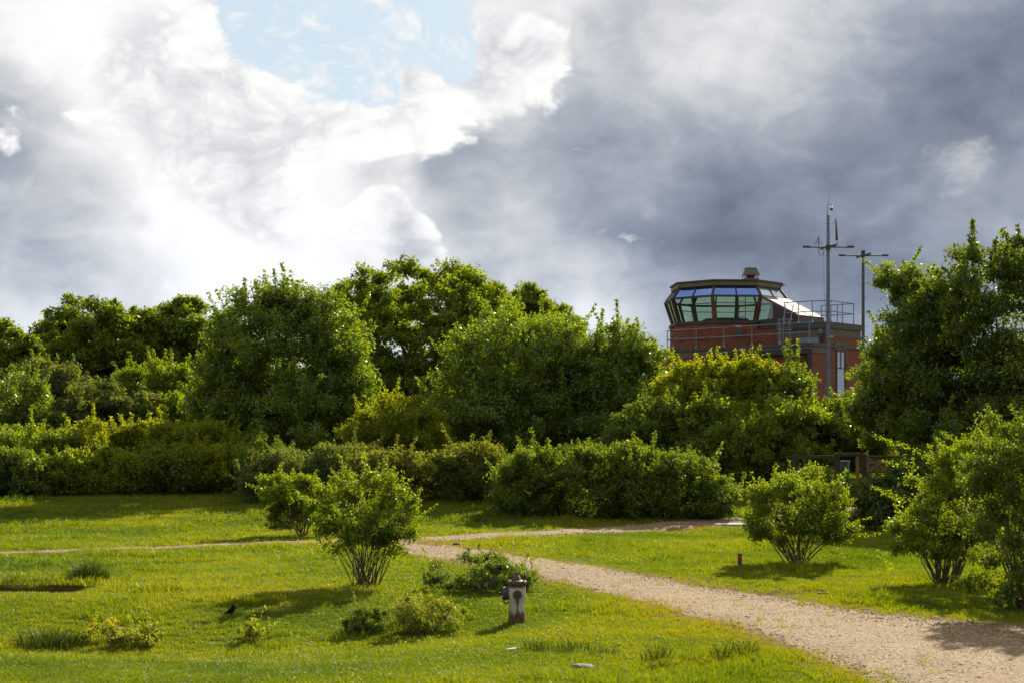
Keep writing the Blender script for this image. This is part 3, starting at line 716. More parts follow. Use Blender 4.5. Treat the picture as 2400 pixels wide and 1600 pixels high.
    Y = 68.5; plant('hedge_shrub', 'dark shrub between the rounded shrub and the wooden fence', 'shrub', GH, ground_at(1960, Y),
        px_lobes([(1940, 1010, 60, 60), (1990, 1010, 70, 75), (2040, 1030, 60, 70)], Y), 'hedge', 50, 12, 46, .115, .34, 33, .1, .34, crown_name='foliage')
    Y = 68; plant('hedge_shrub', 'grey-green shrub in the gap left of the rounded shrub', 'shrub', GH, ground_at(1560, Y),
        px_lobes([(1550, 1010, 80, 70), (1620, 1010, 60, 60), (1500, 1040, 80, 60)], Y), 'hedge', 56, 12, 46, .115, .36, 34, .1, .34, crown_name='foliage')
    Y = 70; plant('hedge_shrub', 'yellow-green shrub in the gap right of the tall loose tree', 'shrub', GH, ground_at(930, Y),
        px_lobes([(930, 1000, 75, 60), (880, 1030, 70, 60), (985, 1030, 60, 55)], Y), 'yellow', 52, 12, 46, .115, .36, 35, .1, .34, crown_name='foliage',
        shoots=[shoot(925, 945, 925, 915, Y, 7, .2), shoot(900, 955, 893, 928, Y, 6, .2)])
    # hedges across the middle
    Y = 56.5; plant('dense_hedge', 'long dense dark green hedge beside the path in the middle', 'hedge', None, ground_at(1430, Y),
        px_lobes([(1400, 1138, 215, 88, 0, 1.7), (1240, 1150, 75, 75, 0, 1.4), (1590, 1150, 95, 78, -.1, 1.5), (1665, 1178, 60, 45, -.3, 1.0), (1430, 1090, 90, 45, 0, 1.2)], Y), 'hedge', 165, 12, 38, .105, .31, 36, .08, .36, crown_name='foliage', limbs=30, sq=.62, hi=1.05, sprays=90)
    Y = 60.5; plant('dense_hedge', 'brownish pink-tinged hedge left of the long dark hedge', 'hedge', None, ground_at(1020, Y),
        px_lobes([(1010, 1135, 175, 80, 0, 1.7), (1120, 1125, 70, 75, 0, 1.5), (890, 1140, 80, 70, 0, 1.5)], Y), 'rose', 120, 12, 40, .105, .32, 37, .08, .36, crown_name='foliage', limbs=24, sq=.65, hi=1.05, sprays=60)
    Y = 63.5; plant('dense_hedge', 'greyish hedge behind the two small multi-stemmed shrubs', 'hedge', None, ground_at(740, Y),
        px_lobes([(740, 1125, 140, 68, 0, 1.7), (800, 1105, 70, 55, 0, 1.5), (640, 1150, 60, 50, 0, 1.4)], Y), 'grey', 90, 12, 46, .10, .32, 38, .08, .36, crown_name='foliage', limbs=20, sq=.65, hi=1.08, sprays=50)
    # scrub on the left
    GS = 'scrub bushes along the left edge of the lawn'
    for i, (px, Y, lob, kd, lab, sd) in enumerate([
        (30, 66, [(20, 1125, 70, 55), (-50, 1110, 60, 65), (80, 1140, 45, 40)], 'hedge', 'darkest low scrub bush at the left edge of the picture', 40),
        (150, 67, [(150, 1115, 60, 45), (105, 1125, 40, 40), (200, 1125, 40, 36)], 'haw', 'second low scrub bush from the left edge above the shaded lawn', 41),
        (275, 67.5, [(275, 1105, 55, 42), (235, 1120, 40, 35), (320, 1115, 45, 34)], 'yellow', 'low yellowish scrub bush in the middle of the left row', 42),
        (395, 68, [(395, 1100, 55, 42), (440, 1110, 45, 36), (350, 1115, 35, 30)], 'haw', 'low scrub bush above the dark end of the slope', 43),
        (505, 68, [(505, 1095, 50, 46), (550, 1105, 45, 42)], 'yellow', 'low scrub bush above the sunlit patch of slope', 44),
        (600, 66, [(605, 1100, 50, 50), (640, 1110, 40, 45)], 'haw', 'scrub bush at the foot of the tall loose tree', 45),
        (85, 71, [(80, 1055, 80, 50), (20, 1060, 60, 50), (140, 1070, 50, 40)], 'haw', 'middle-row scrub bush nearest the left edge', 46),
        (230, 71.5, [(230, 1045, 70, 48), (180, 1060, 50, 42), (285, 1060, 45, 40)], 'yellow', 'middle-row scrub bush left of centre with yellow leaves', 47),
        (365, 72, [(365, 1040, 65, 45), (315, 1055, 45, 40), (415, 1055, 45, 40)], 'yellow', 'middle-row scrub bush with the brightest yellow top', 48),
        (490, 71, [(485, 1045, 60, 45), (540, 1060, 50, 45)], 'yellow', 'middle-row scrub bush next to the tall loose tree', 49)]):
        plant('scrub_bush', lab, 'shrub', GS, ground_at(px, Y), px_lobes(lob, Y), kd, 36, 12, 40, .125, .36, sd, .09, .36, crown_name='foliage')
    for i, (px, Y, lob, kd, lab, sd) in enumerate([
        (20, 77, [(20, 965, 80, 70), (-40, 985, 70, 75), (60, 1010, 80, 50)], 'poplar', 'taller pale scrub bush behind the row at the left edge', 50),
        (130, 82, [(110, 920, 70, 65), (160, 950, 70, 65)], 'grey', 'grey-green bush under the far left dome', 51),
        (240, 80, [(230, 970, 80, 60), (300, 980, 70, 60), (180, 1000, 70, 50)], 'grey', 'wide grey bush behind the second scrub bush', 52),
        (370, 84, [(370, 910, 75, 55), (420, 930, 60, 55), (320, 930, 50, 45)], 'dome', 'bright rounded bush below the second dome', 53),
        (440, 80, [(430, 990, 80, 60), (500, 990, 60, 70), (370, 1000, 60, 50)], 'haw', 'dull green bush left of the tall loose tree', 54)]):
        plant('scrub_bush', lab, 'shrub', GS, ground_at(px, Y), px_lobes(lob, Y), kd, 52, 12, 46, .135, .42, sd, .09, .33, crown_name='foliage')
    # right side
    Y = 57; plant('cherry_tree', 'dark cherry tree with long upright shoots at the right edge', 'tree', None, ground_at(2320, Y),
        px_lobes([(2330, 800, 160, 190), (2420, 760, 130, 200), (2230, 850, 120, 170), (2330, 960, 210, 130), (2450, 960, 130, 150)], Y), 'cherry', 135, 13, 43, .135, .40, 60, .26, .28, limbs=26,
        shoots=[shoot(2300, 660, 2279, 515, Y, 26, .26), shoot(2320, 640, 2335, 560, Y, 15, .24), shoot(2395, 640, 2350, 540, Y, 20, .25), shoot(2370, 640, 2392, 560, Y, 18, .28), shoot(2260, 690, 2210, 625, Y, 16, .24), shoot(2300, 620, 2290, 580, Y, 8, .2), shoot(2350, 620, 2400, 610, Y, 10, .3)])
    Y = 60; plant('spreading_tree', 'spreading glossy tree with bare arching twigs right of the masts', 'tree', None, ground_at(2150, Y),
        px_lobes([(2150, 810, 80, 115), (2095, 895, 72, 82), (2190, 750, 65, 95), (2045, 935, 45, 55), (2130, 970, 120, 75), (2108, 665, 34, 42), (2190, 680, 45, 45)], Y), 'poplar', 105, 13, 46, .115, .36, 61, .18, .30, limbs=22,
        shoots=[shoot(2140, 700, 2105, 625, Y, 10, .30), shoot(2100, 640, 2094, 690, Y, 9, .26), shoot(2160, 680, 2178, 625, Y, 7, .2), shoot(2072, 820, 2068, 782, Y, 6, .2), shoot(2130, 720, 2120, 740, Y, 6, .3), shoot(2200, 700, 2160, 690, Y, 10, .28)])
    Y = 50; plant('hedge_shrub', 'dark hedge shrub in shade behind the right-hand bushes', 'shrub', GH, ground_at(2080, Y),
        px_lobes([(2085, 1172, 85, 52), (2180, 1140, 90, 88), (2015, 1178, 45, 42), (2290, 1110, 130, 110)], Y), 'cherry', 95, 12, 36, .105, .33, 62, .09, .32, crown_name='foliage')
    Y = 54; plant('hedge_shrub', 'low yellow-tipped shrub in front of the wooden fence', 'shrub', GH, ground_at(1940, Y),
        px_lobes([(1900, 1148, 60, 45), (1965, 1158, 50, 38), (1860, 1150, 40, 38)], Y), 'haw', 44, 12, 42, .09, .28, 63, .06, .36, crown_name='foliage')
build_trees()

def build_far():
    r = np.random.default_rng(3)
    for name, lob, lab, n, Y in (('distant_scrub', [(x, 985 + 22 * math.sin(x * .013) + 14 * math.sin(x * .041), 130, 95, r.uniform(-2, 2), 3.0) for x in range(-160, 1620, 105)], 'distant dark scrub filling the gaps behind the nearer trees', 300, 106.0),
                              ('distant_scrub', [(x, 1010, 130, 80, r.uniform(-2, 2), 3.0) for x in range(1980, 2720, 105)], 'distant dark scrub behind the trees at the right', 130, 106.0),
                              ('distant_scrub', [(x, 985 + 40 * math.sin(x * .017), 150, 120, r.uniform(-3, 3), 3.0) for x in range(-1300, -120, 120)], 'scrub running on beyond the left edge of the lawn', 190, 80.0)):
        L = px_lobes(lob, Y); BP, BO = env_points(L, n, r, inner=.3)
        C = np.repeat(BP, 10, 0) + r.normal(size=(len(BP) * 10, 3)) * .75; V, T = leaf_quads(C, np.full(len(C), .6), r.random(len(C)), 16, .44, r, tri=True)
        b = np.array([L[len(L) // 2][0][0], Y, .9])
        tag(link(name, fast_mesh(name, V - b, 3, T, LEAF['dome']), None, None, tuple(b)), lab, 'scrub', kind='stuff')
build_far()

def build_shrubs():
    GM = 'multi-stemmed hawthorn shrubs on the lawn'
    b = pg(855, 1370); Y = b.y
    plant('hawthorn_shrub', 'sunlit many-stemmed shrub standing alone left of the hydrant', 'shrub', GM, b,
        px_lobes([(860, 1200, 88, 70), (788, 1192, 60, 57), (935, 1208, 54, 58), (865, 1155, 52, 46), (785, 1255, 38, 30), (935, 1268, 42, 32), (860, 1245, 60, 25), (830, 1140, 40, 40)], Y), 'haw', 78, 12, 25, .054, .14, 70, bough_f=.38, stems=38, crown_name='foliage', stem_r=.010, hi=1.12, sprays=80,
        shoots=[shoot(870, 1150, 852, 1062, Y, 16, .11), shoot(880, 1140, 905, 1085, Y, 9, .10), shoot(960, 1230, 1025, 1180, Y, 12, .08), shoot(760, 1290, 735, 1240, Y, 7, .08), shoot(940, 1150, 965, 1120, Y, 7, .10), shoot(800, 1330, 770, 1290, Y, 7, .08), shoot(720, 1180, 695, 1150, Y, 6, .08), shoot(990, 1280, 998, 1300, Y, 4, .07)])
    b = pg(705, 1256); Y = b.y
    plant('hawthorn_shrub', 'smaller many-stemmed shrub farther back beside the narrow path', 'shrub', GM, b,
        px_lobes([(700, 1160, 50, 48), (660, 1150, 42, 42), (740, 1170, 40, 40), (690, 1200, 55, 25)], Y), 'haw', 56, 12, 32, .075, .19, 71, bough_f=.44, stems=22, crown_name='foliage', stem_r=.012, hi=1.28, sprays=36,
        shoots=[shoot(650, 1150, 580, 1135, Y, 14, .13), shoot(690, 1120, 686, 1098, Y, 5, .12), shoot(645, 1130, 618, 1125, Y, 6, .12)])
    b = pg(1870, 1322); Y = b.y
    plant('hawthorn_shrub', 'broad many-stemmed shrub beside the red marker post', 'shrub', GM, b,
        px_lobes([(1840, 1190, 78, 68), (1920, 1190, 66, 72), (1800, 1210, 55, 55), (1880, 1150, 75, 45), (1955, 1225, 42, 45), (1790, 1235, 35, 30), (1880, 1225, 60, 25)], Y), 'haw', 84, 12, 26, .060, .16, 72, bough_f=.38, stems=38, crown_name='foliage', stem_r=.010, hi=1.16, sprays=80,
        shoots=[shoot(1810, 1140, 1818, 1085, Y, 10, .12), shoot(1950, 1140, 1985, 1100, Y, 8, .12), shoot(1780, 1230, 1745, 1235, Y, 7, .10), shoot(1980, 1240, 2040, 1210, Y, 9, .09), shoot(1970, 1260, 2060, 1250, Y, 9, .09), shoot(1930, 1300, 1990, 1300, Y, 6, .09), shoot(1830, 1120, 1835, 1108, Y, 4, .12), shoot(1790, 1280, 1770, 1270, Y, 4, .08)])
    b = pg(2215, 1368); Y = b.y
    plant('hawthorn_shrub', 'leaning many-stemmed shrub at the right of the gravel track', 'shrub', GM, b,
        px_lobes([(2210, 1200, 95, 75), (2150, 1250, 70, 45), (2270, 1170, 80, 100), (2190, 1270, 90, 30), (2290, 1090, 70, 70)], Y), 'haw', 96, 12, 31, .056, .15, 73, bough_f=.38, stems=38, crown_name='foliage', stem_r=.012, hi=1.25, sprays=80,
        shoots=[shoot(2150, 1180, 2045, 1140, Y, 16, .10), shoot(2110, 1180, 2085, 1150, Y, 6, .09), shoot(2200, 1080, 2050, 1020, Y, 20, .12), shoot(2140, 1090, 2070, 1080, Y, 9, .1), shoot(2120, 1290, 2060, 1300, Y, 8, .09), shoot(2260, 1040, 2210, 1010, Y, 8, .11), shoot(2090, 1330, 2060, 1290, Y, 6, .08)])
    b = pg(2400, 1424); Y = b.y
    plant('hawthorn_shrub', 'tall shaded shrub cut off by the right edge of the picture', 'shrub', GM, b,
        px_lobes([(2400, 1190, 120, 190), (2480, 1150, 130, 210), (2340, 1110, 70, 100), (2400, 1340, 110, 60)], Y), 'hedge', 130, 13, 29, .058, .15, 74, bough_f=.30, stems=34, crown_name='foliage', stem_r=.012, hi=1.2, sprays=80,  # darker leaf than the other hawthorns puts corner darkening into the colour
        shoots=[shoot(2340, 1030, 2325, 975, Y, 9, .1), shoot(2400, 1000, 2370, 950, Y, 10, .1), shoot(2310, 1060, 2280, 1020, Y, 7, .1), shoot(2350, 1370, 2290, 1350, Y, 7, .09)])
    GL = 'low bushes and brambles in the foreground grass'
    b = pg(1110, 1385); Y = b.y
    plant('bramble_bush', 'spreading bramble mound behind the rusty hydrant', 'shrub', GL, b,
        px_lobes([(1110, 1345, 85, 42, .3, .9), (1190, 1355, 60, 36, .3, .7), (1040, 1368, 50, 28, .2, .6), (1250, 1372, 30, 20, .1, .4), (985, 1385, 40, 18, 0, .4)], Y), 'bramble', 60, 12, 28, .044, .11, 75, bough_f=.45, stems=22, crown_name='foliage', stem_r=.007, hi=1.15, spread=1.2,
        shoots=[shoot(1090, 1320, 1100, 1288, Y, 5, .05), shoot(1060, 1330, 1075, 1300, Y, 5, .05), shoot(1230, 1345, 1290, 1372, Y, 6, .06), shoot(1180, 1330, 1190, 1308, Y, 4, .06)])
    b = pg(1000, 1484); Y = b.y
    plant('low_bush', 'low twiggy bush in the grass left of the hydrant', 'shrub', GL, b,
        px_lobes([(960, 1440, 55, 38, 0, .4), (1030, 1440, 55, 36, 0, .4), (1000, 1455, 70, 25, 0, .5)], Y), 'herb', 52, 10, 22, .032, .075, 76, bough_f=.5, stems=34, crown_name='foliage', stem_r=.005, hi=1.15, spread=.7,
        shoots=[shoot(1080, 1450, 1112, 1430, Y, 5, .04), shoot(1060, 1430, 1090, 1405, Y, 5, .05)])
    b = pg(855, 1483); Y = b.y
    plant('low_bush', 'small leafy bush left of the low twiggy bush', 'shrub', GL, b,
        px_lobes([(855, 1450, 42, 32, 0, .3), (890, 1460, 30, 22, 0, .3), (830, 1462, 26, 20, 0, .25)], Y), 'bramble', 34, 9, 26, .034, .075, 77, bough_f=.5, stems=16, crown_name='foliage', stem_r=.005, hi=1.15, spread=.4)
    b = pg(580, 1502); Y = b.y
    plant('low_bush', 'single pale sprig of leaves in the grass below the bird', 'shrub', GL, b,
        px_lobes([(580, 1480, 20, 20, 0, .13)], Y), 'herb', 14, 6, 8, .045, .04, 78, bough_f=.5, stems=7, crown_name='foliage', stem_r=.004, hi=1.1, spread=.1)
    b = pg(650, 1240); Y = b.y
    plant('low_bush', 'small brown bush beside the smaller many-stemmed shrub', 'shrub', GL, b,
        px_lobes([(650, 1228, 36, 14, 0, .35)], Y), 'rose', 24, 9, 22, .05, .1, 79, bough_f=.5, stems=12, crown_name='foliage', stem_r=.006, spread=.4)
    b = pg(270, 1512); Y = b.y
    plant('low_bush', 'weedy leafy patch around the yellow flowers at lower left', 'shrub', GL, b,
        px_lobes([(250, 1490, 60, 28, 0, .35), (320, 1500, 50, 20, 0, .3), (360, 1490, 24, 32, .3, .2), (420, 1510, 30, 14, 0, .2)], Y), 'herb', 34, 8, 12, .045, .075, 80, bough_f=.5, stems=20, crown_name='foliage', stem_r=.004, spread=.8)
    # yellow flower heads held above the weeds
    c = pg(245, 1500); r = np.random.default_rng(5); C = []
    for px, py in ((222, 1452), (240, 1462), (252, 1450), (262, 1448), (272, 1452), (235, 1470), (262, 1464), (214, 1460)):
        C.append(np.array(at(px, py + r.normal() * 2, c.y + r.normal() * .1)))
    C = np.array(C); V, T = leaf_quads(C, np.full(len(C), .045), r.random(len(C)), 26, .026, r, .6, .5, .8)
    root = empty('flowering_weed', c, 'clump of bright yellow flower heads at lower left', 'flowers')
    link('flower_head', fast_mesh('flower_head', V - np.array(c), 4, T, GORSE), None, root)
    for p in C:
        q = p - np.array(c); MB().tube([(q[0] * .5, q[1] * .5, gz(c.x + q[0] * .5, c.y + q[1] * .5) - c.z), q], [.005, .003], 4).build('stem', LEAF['herb'], root)
    # rush clumps
    GR = 'tall dark rush clumps in the grass'
    rr = random.Random(9)
    for px, py, n, h, rad, lab in ((205, 1362, 950, .56, .46, 'dense dark rush tussock beside the hollow at left'), (285, 1362, 70, .26, .35, 'small rush tuft right of the dark tussock'),
        (60, 1335, 120, .25, .8, 'short rushes above the hollow at the left edge'), (110, 1515, 700, .42, .60, 'wide soft rush clump at the lower left edge'), (175, 1514, 260, .36, .3, 'narrow rush clump against the yellow flowers'),
        (1262, 1522, 100, .28, .30, 'faint rush clump below the hydrant'), (1340, 1527, 130, .28, .45, 'wider faint rush clump right of the white scrap'), (1420, 1535, 70, .22, .30, 'sparse rush clump left of the upright rushes'),
        (1542, 1548, 95, .36, .22, 'upright rush clump nearest the pale stone'), (1625, 1552, 60, .28, .18, 'thin rush clump in the middle of the right-hand group'), (1690, 1548, 90, .38, .16, 'tall narrow rush clump second from the track'),
        (1745, 1534, 110, .32, .25, 'rush clump nearest the gravel track'), (1545, 1568, 130, .18, .18, 'short rush tuft below the upright clump'), (760, 1500, 50, .2, .3, 'wispy rush tuft in the shade of the lone shrub'), (30, 1368, 220, .30, .55, 'long dark grasses hanging over the hollow at the edge'), (110, 1366, 160, .26, .45, 'long dark grasses hanging over the inner end of the hollow')):
        p = pg(px, py)
        me = blade_mesh('rush_clump', n, h * .55, h, rad, .010, .50, RUSH, rr, True, 3, .55)
        o = link('rush_clump', me, None, None, p - Vector((0, 0, .02))); tag(o, lab, 'rushes', GR)
build_shrubs()

# ------------------------------------------------------------------ control tower
def brick_mat():
    m, N, out = new_mat('red_brick'); L = m.node_tree.links
    tc = N.n('ShaderNodeTexCoord'); uv = N.n('ShaderNodeUVMap')
    bt = N.n('ShaderNodeTexBrick'); N.put(bt.inputs['Vector'], uv.outputs[0])
    bt.inputs['Color1'].default_value = (.270, .080, .028, 1); bt.inputs['Color2'].default_value = (.165, .036, .015, 1); bt.inputs['Mortar'].default_value = (.110, .052, .034, 1)
    bt.inputs['Scale'].default_value = 1.0; bt.inputs['Mortar Size'].default_value = .008; bt.inputs['Brick Width'].default_value = .225; bt.inputs['Row Height'].default_value = .075
    bt.inputs['Mortar Smooth'].default_value = .1; bt.inputs['Bias'].default_value = .0
    n = N.noise(tc.outputs['Object'], .9, 5, .6); st = N.noise(N.vm('MULTIPLY', tc.outputs['Object'], (2.2, 2.2, .25)), 1.6, 5, .6)
    c = N.mix(N.step(n, .35, .7, 0, .45), bt.outputs['Color'], (.115, .032, .016)); c = N.mix(N.step(st, .55, .75, 0, .35), c, (.075, .034, .022))
    p = N.n('ShaderNodeBsdfPrincipled'); N.put(p.inputs['Base Color'], c); p.inputs['Roughness'].default_value = .85
    b = N.n('ShaderNodeBump'); b.inputs['Strength'].default_value = .6; b.inputs['Distance'].default_value = .012; b.invert = True
    N.put(b.inputs['Height'], bt.outputs['Fac']); N.put(p.inputs['Normal'], b.outputs[0]); L.new(p.outputs[0], out.inputs[0]); return m
BRICK = brick_mat()
CONC = principled('concrete_band', (.125, .088, .068), .85, var=.3, vscale=2.5, bump=.3)
COPING = principled('dark_coping', (.045, .042, .045), .6, var=.3, vscale=3)
FASCIA = principled('roof_fascia', (.115, .080, .030), .55, var=.25, vscale=2)
DARKFR = principled('dark_timber', (.030, .020, .018), .6, var=.3, vscale=5)
REDFR = principled('red_brown_timber', (.150, .038, .018), .55, var=.3, vscale=4)
STEEL = principled('galvanised_steel', (.17, .195, .24), .36, .6, var=.15, vscale=6)
MASTM = principled('mast_steel', (.085, .10, .145), .6, 0.0, var=.2, vscale=3)
MASTD = principled('dark_mast_steel', (.050, .045, .052), .75, 0.0, var=.2, vscale=4)
ROOFG = principled('lead_sheet', (.26, .265, .28), .75, 0.0, .08, var=.12, vscale=2, bump=.12, bscale=6)
BLACKP = principled('black_pipe', (.012, .012, .014), .45)
CREAM = principled('cream_blind', (.72, .74, .72), .6)
INTER = principled('interior_dark', (.06, .07, .07), .8)
VENTM = principled('vent_cowl', (.085, .075, .050), .55, var=.25, vscale=6)
def glass_mat(name, tint, refl, rough=.02, body=None, bodyw=0.0, gcol=(.95, .97, 1)):
    m, N, out = new_mat(name); L = m.node_tree.links
    tr = N.n('ShaderNodeBsdfTransparent'); tr.inputs[0].default_value = (*tint, 1)
    gl = N.n('ShaderNodeBsdfGlossy'); gl.inputs['Roughness'].default_value = rough; gl.inputs[0].default_value = (*gcol, 1)
    lw = N.n('ShaderNodeLayerWeight'); lw.inputs[0].default_value = .5
    fr = N.m('ADD', .03, N.m('MULTIPLY', N.m('POWER', lw.outputs['Facing'], 4.0), .8))
    mx = N.n('ShaderNodeMixShader'); N.put(mx.inputs[0], N.m('ADD', fr, refl, clamp=True))
    a = tr.outputs[0]
    if body:
        df = N.n('ShaderNodeBsdfTranslucent'); df.inputs[0].default_value = (*body, 1)
        mb = N.n('ShaderNodeMixShader'); mb.inputs[0].default_value = bodyw; L.new(a, mb.inputs[1]); L.new(df.outputs[0], mb.inputs[2]); a = mb.outputs[0]
    L.new(a, mx.inputs[1]); L.new(gl.outputs[0], mx.inputs[2]); L.new(mx.outputs[0], out.inputs[0]); return m
GLASS = glass_mat('tree_tinted_glass', (.84, .915, .83), .05)  # green of the reflected trees is put into the pane tint
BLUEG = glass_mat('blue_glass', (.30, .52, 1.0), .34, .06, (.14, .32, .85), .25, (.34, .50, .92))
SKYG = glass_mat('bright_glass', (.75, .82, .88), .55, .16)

def uv_walls(o):
    """box-project walls: u along the wall, v = height, in metres"""
    me = o.data; uv = me.uv_layers.new(name='UVMap')
    for p in me.polygons:
        n = p.normal
        for li in p.loop_indices:
            co = me.vertices[me.loops[li].vertex_index].co
            if abs(n.z) > .7: u, v = co.x, co.y
            else:
                t = Vector((-n.y, n.x, 0)); t.normalize(); u, v = co.dot(t), co.z
            uv.data[li].uv = (u, v)

TH = math.radians(42)
A_ = Vector((math.cos(TH), -math.sin(TH), 0)); B_ = Vector((math.sin(TH), math.cos(TH), 0))   # along the two wall directions
NA, NB = -B_, A_                                                                              # outward normals of the walls
O = Vector((12.0, 87.9, 0)); C = Vector((16.4, 81.4, 0)); GZ = 0.9
def octagon(R, z):
    out = []
    for k in range(8):
        a = math.radians(-90 - 22.5 + 3 + 45 * k); out.append(Vector((O.x + R * math.cos(a), O.y + R * math.sin(a), z)))
    return out          # 0-1 is the face towards the camera, going round to the right
def rect(p, da, la, db, lb): p = Vector(p); return [tuple((p + da * x * la + db * y * lb)[:2]) for x, y in ((0, 0), (1, 0), (1, 1), (0, 1))]
def build_tower():
    base = Vector((O.x, O.y, GZ)); root = empty('control_tower', base, 'red brick airfield control tower with glazed octagonal cab', 'tower')
    Bd = lambda mb, name, mat, par=root, **k: mb.build(name, mat, par, origin=base if par is root else None, **k)
    def BdS(mb, name, mat, par, **k): return mb.build(name, mat, par, origin=base, **k)   # sub-part: same origin as its part
    off = 3.4
    # --- lower brick block: wall A runs from P (left) to Q (right), wall B from Q to the right
    Q = C - B_ * ((C - O).dot(NA) * -1 + off) ; Q = C + NA * (off - (C - O).dot(NA))
    P = Q - A_ * 9.6
    zl = 7.95
    lower = [tuple(P[:2]), tuple(Q[:2]), tuple((Q + B_ * 9.0)[:2]), tuple((P + B_ * 9.0)[:2])]
    o = Bd(MB().prism(lower, 0.2, zl - .45), 'lower_wall', BRICK); uv_walls(o)
    def grow(poly, d):
        c = Vector((sum(p[0] for p in poly) / len(poly), sum(p[1] for p in poly) / len(poly)))
        return [tuple(Vector(p) + (Vector(p) - c).normalized() * d) for p in poly]
    Bd(MB().prism(grow(lower, .05), zl - .45, zl - .10), 'parapet_band', CONC)
    Bd(MB().prism(grow(lower, .13), zl - .10, zl + .06), 'parapet_coping', COPING)
    # --- stair block with its near corner at C
    w, dpt = 3.35, 3.0; zt = 9.15
    blk = rect(C, B_, w, -A_, dpt)
    blk = [tuple((Vector((*p, 0)) + NB * .04)[:2]) for p in blk]
    o = Bd(MB().prism(blk, 0.3, zt - .75), 'stair_wall', BRICK); uv_walls(o)
    Bd(MB().prism(grow(blk, .03), zt - .75, zt - .32), 'roof_band', CONC)
    Bd(MB().prism(grow(blk, .14), zt - .32, zt), 'roof_coping', COPING)
    # low wing on the far right with its own coping and rail
    wing = rect(C + B_ * (w + .05) - A_ * .5, B_, 2.6, -A_, 5.0)
    o = Bd(MB().prism(wing, .3, 7.45), 'wing_wall', BRICK); uv_walls(o)
    Bd(MB().prism(grow(wing, .08), 7.45, 7.62), 'wing_coping', CONC)
    # --- drum and cab
    RD, RS, RW, RT, RF = 3.20, 3.02, 3.46, 3.02, 3.16
    zd0, zd1, zs, zw, zt0, zt1 = zl + .06, 9.32, 9.50, 10.80, 11.36, 11.72
    o = Bd(MB().prism([tuple(p[:2]) for p in octagon(RD, 0)], zd0, zd1), 'drum_wall', BRICK); uv_walls(o)
    Bd(MB().prism([tuple(p[:2]) for p in octagon(RD + .07, 0)], zd1, zs), 'cab_sill', DARKFR)
    Bd(MB().prism([tuple(p[:2]) for p in octagon(RS - .25, 0)], zs, zs + .02), 'cab_floor', INTER)
    rf = Bd(MB().prism([tuple(p[:2]) for p in octagon(RT + .03, 0)], zt0, zt0 + .06, [tuple(p[:2]) for p in octagon(RF - .02, 0)]).prism([tuple(p[:2]) for p in octagon(RF - .02, 0)], zt0 + .06, zt1 - .07), 'cab_roof', FASCIA)
    BdS(MB().prism([tuple(p[:2]) for p in octagon(RF + .07, 0)], zt1 - .07, zt1).prism([tuple(p[:2]) for p in octagon(RF + .02, 0)], zt1, zt1 + .10, [tuple(p[:2]) for p in octagon(.6, 0)]), 'roof_edge', COPING, None).parent = rf
    S, Wp, T = octagon(RS, zs), octagon(RW, zw), octagon(RT, zt0)
    lerp = lambda a, b, t: a * (1 - t) + b * t
    for k in range(8):
        k2 = (k + 1) % 8; red = k in (0, 1, 7)
        Bd(MB().beam(S[k], Wp[k], .17, .17), 'mullion', REDFR if k in (0, 1) else DARKFR)
        Bd(MB().beam(Wp[k], T[k], .13, .13), 'mullion', DARKFR)
        ms, mw, mt = lerp(S[k], S[k2], .5), lerp(Wp[k], Wp[k2], .5), lerp(T[k], T[k2], .5)
        Bd(MB().beam(ms, mw, .12, .12), 'mullion', DARKFR); Bd(MB().beam(mw, mt, .08, .08), 'mullion', DARKFR)
        Bd(MB().beam(Wp[k], Wp[k2], .10, .11), 'transom', DARKFR)
        q1, q2 = lerp(S[k], Wp[k], .72), lerp(S[k2], Wp[k2], .72)
        Bd(MB().beam(q1 * .985 + O * .015 + Vector((0, 0, zw * .015 - .01)), q2 * .985 + O * .015 + Vector((0, 0, zw * .015 - .01)), .035, .04), 'transom', DARKFR)
        for h in (0, 1):
            e0, e1 = (.02, .49) if h == 0 else (.51, .98)
            lo = [lerp(S[k], S[k2], e0), lerp(S[k], S[k2], e1), lerp(Wp[k], Wp[k2], e1), lerp(Wp[k], Wp[k2], e0)]
            Bd(MB().slab(lo, .012), 'window_pane', GLASS)
            up = [lerp(Wp[k], Wp[k2], e0), lerp(Wp[k], Wp[k2], e1), lerp(T[k], T[k2], e1), lerp(T[k], T[k2], e0)]
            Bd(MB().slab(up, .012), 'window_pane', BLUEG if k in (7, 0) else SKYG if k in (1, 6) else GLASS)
    # controller's desk and steps inside
    Bd(MB().prism([tuple(p[:2]) for p in octagon(1.3, 0)], zs + .03, zs + .28), 'desk', INTER)
    f0 = lerp(S[0], S[1], .74); lad = MB(); dx = (S[1] - S[0]).normalized(); inn = (O - Vector((f0.x, f0.y, 0))).normalized() * .5
    p0 = f0 + inn; p0.z = zs + .03
    for s in (-.2, .2): lad.beam(p0 + dx * s, p0 + dx * s + Vector((0, 0, 1.55)), .035, .035)
    for i in range(5): z_ = Vector((0, 0, .2 + .29 * i)); lad.beam(p0 - dx * .2 + z_, p0 + dx * .2 + z_, .03, .03)
    Bd(lad, 'inner_ladder', DARKFR)
    # roof vent cowl with four feet
    vc = Vector((O.x + 1.15, O.y - 1.6, zt1 + .06)); vm = MB(); sq = lambda h: [(vc.x - h, vc.y - h), (vc.x + h, vc.y - h), (vc.x + h, vc.y + h), (vc.x - h, vc.y + h)]
    vm.prism(sq(.46), vc.z + .28, vc.z + .64, sq(.30)).prism(sq(.31), vc.z + .64, vc.z + .69).prism(sq(.18), vc.z + .10, vc.z + .28, sq(.24)).prism(sq(.40), vc.z, vc.z + .10)
    v = Bd(vm, 'roof_vent', VENTM)
    for sx in (-.38, .38):
        for sy in (-.38, .38): BdS(MB().box((vc.x + sx, vc.y + sy, vc.z + .19), (.04, .04, .20)), 'vent_leg', STEEL, v)
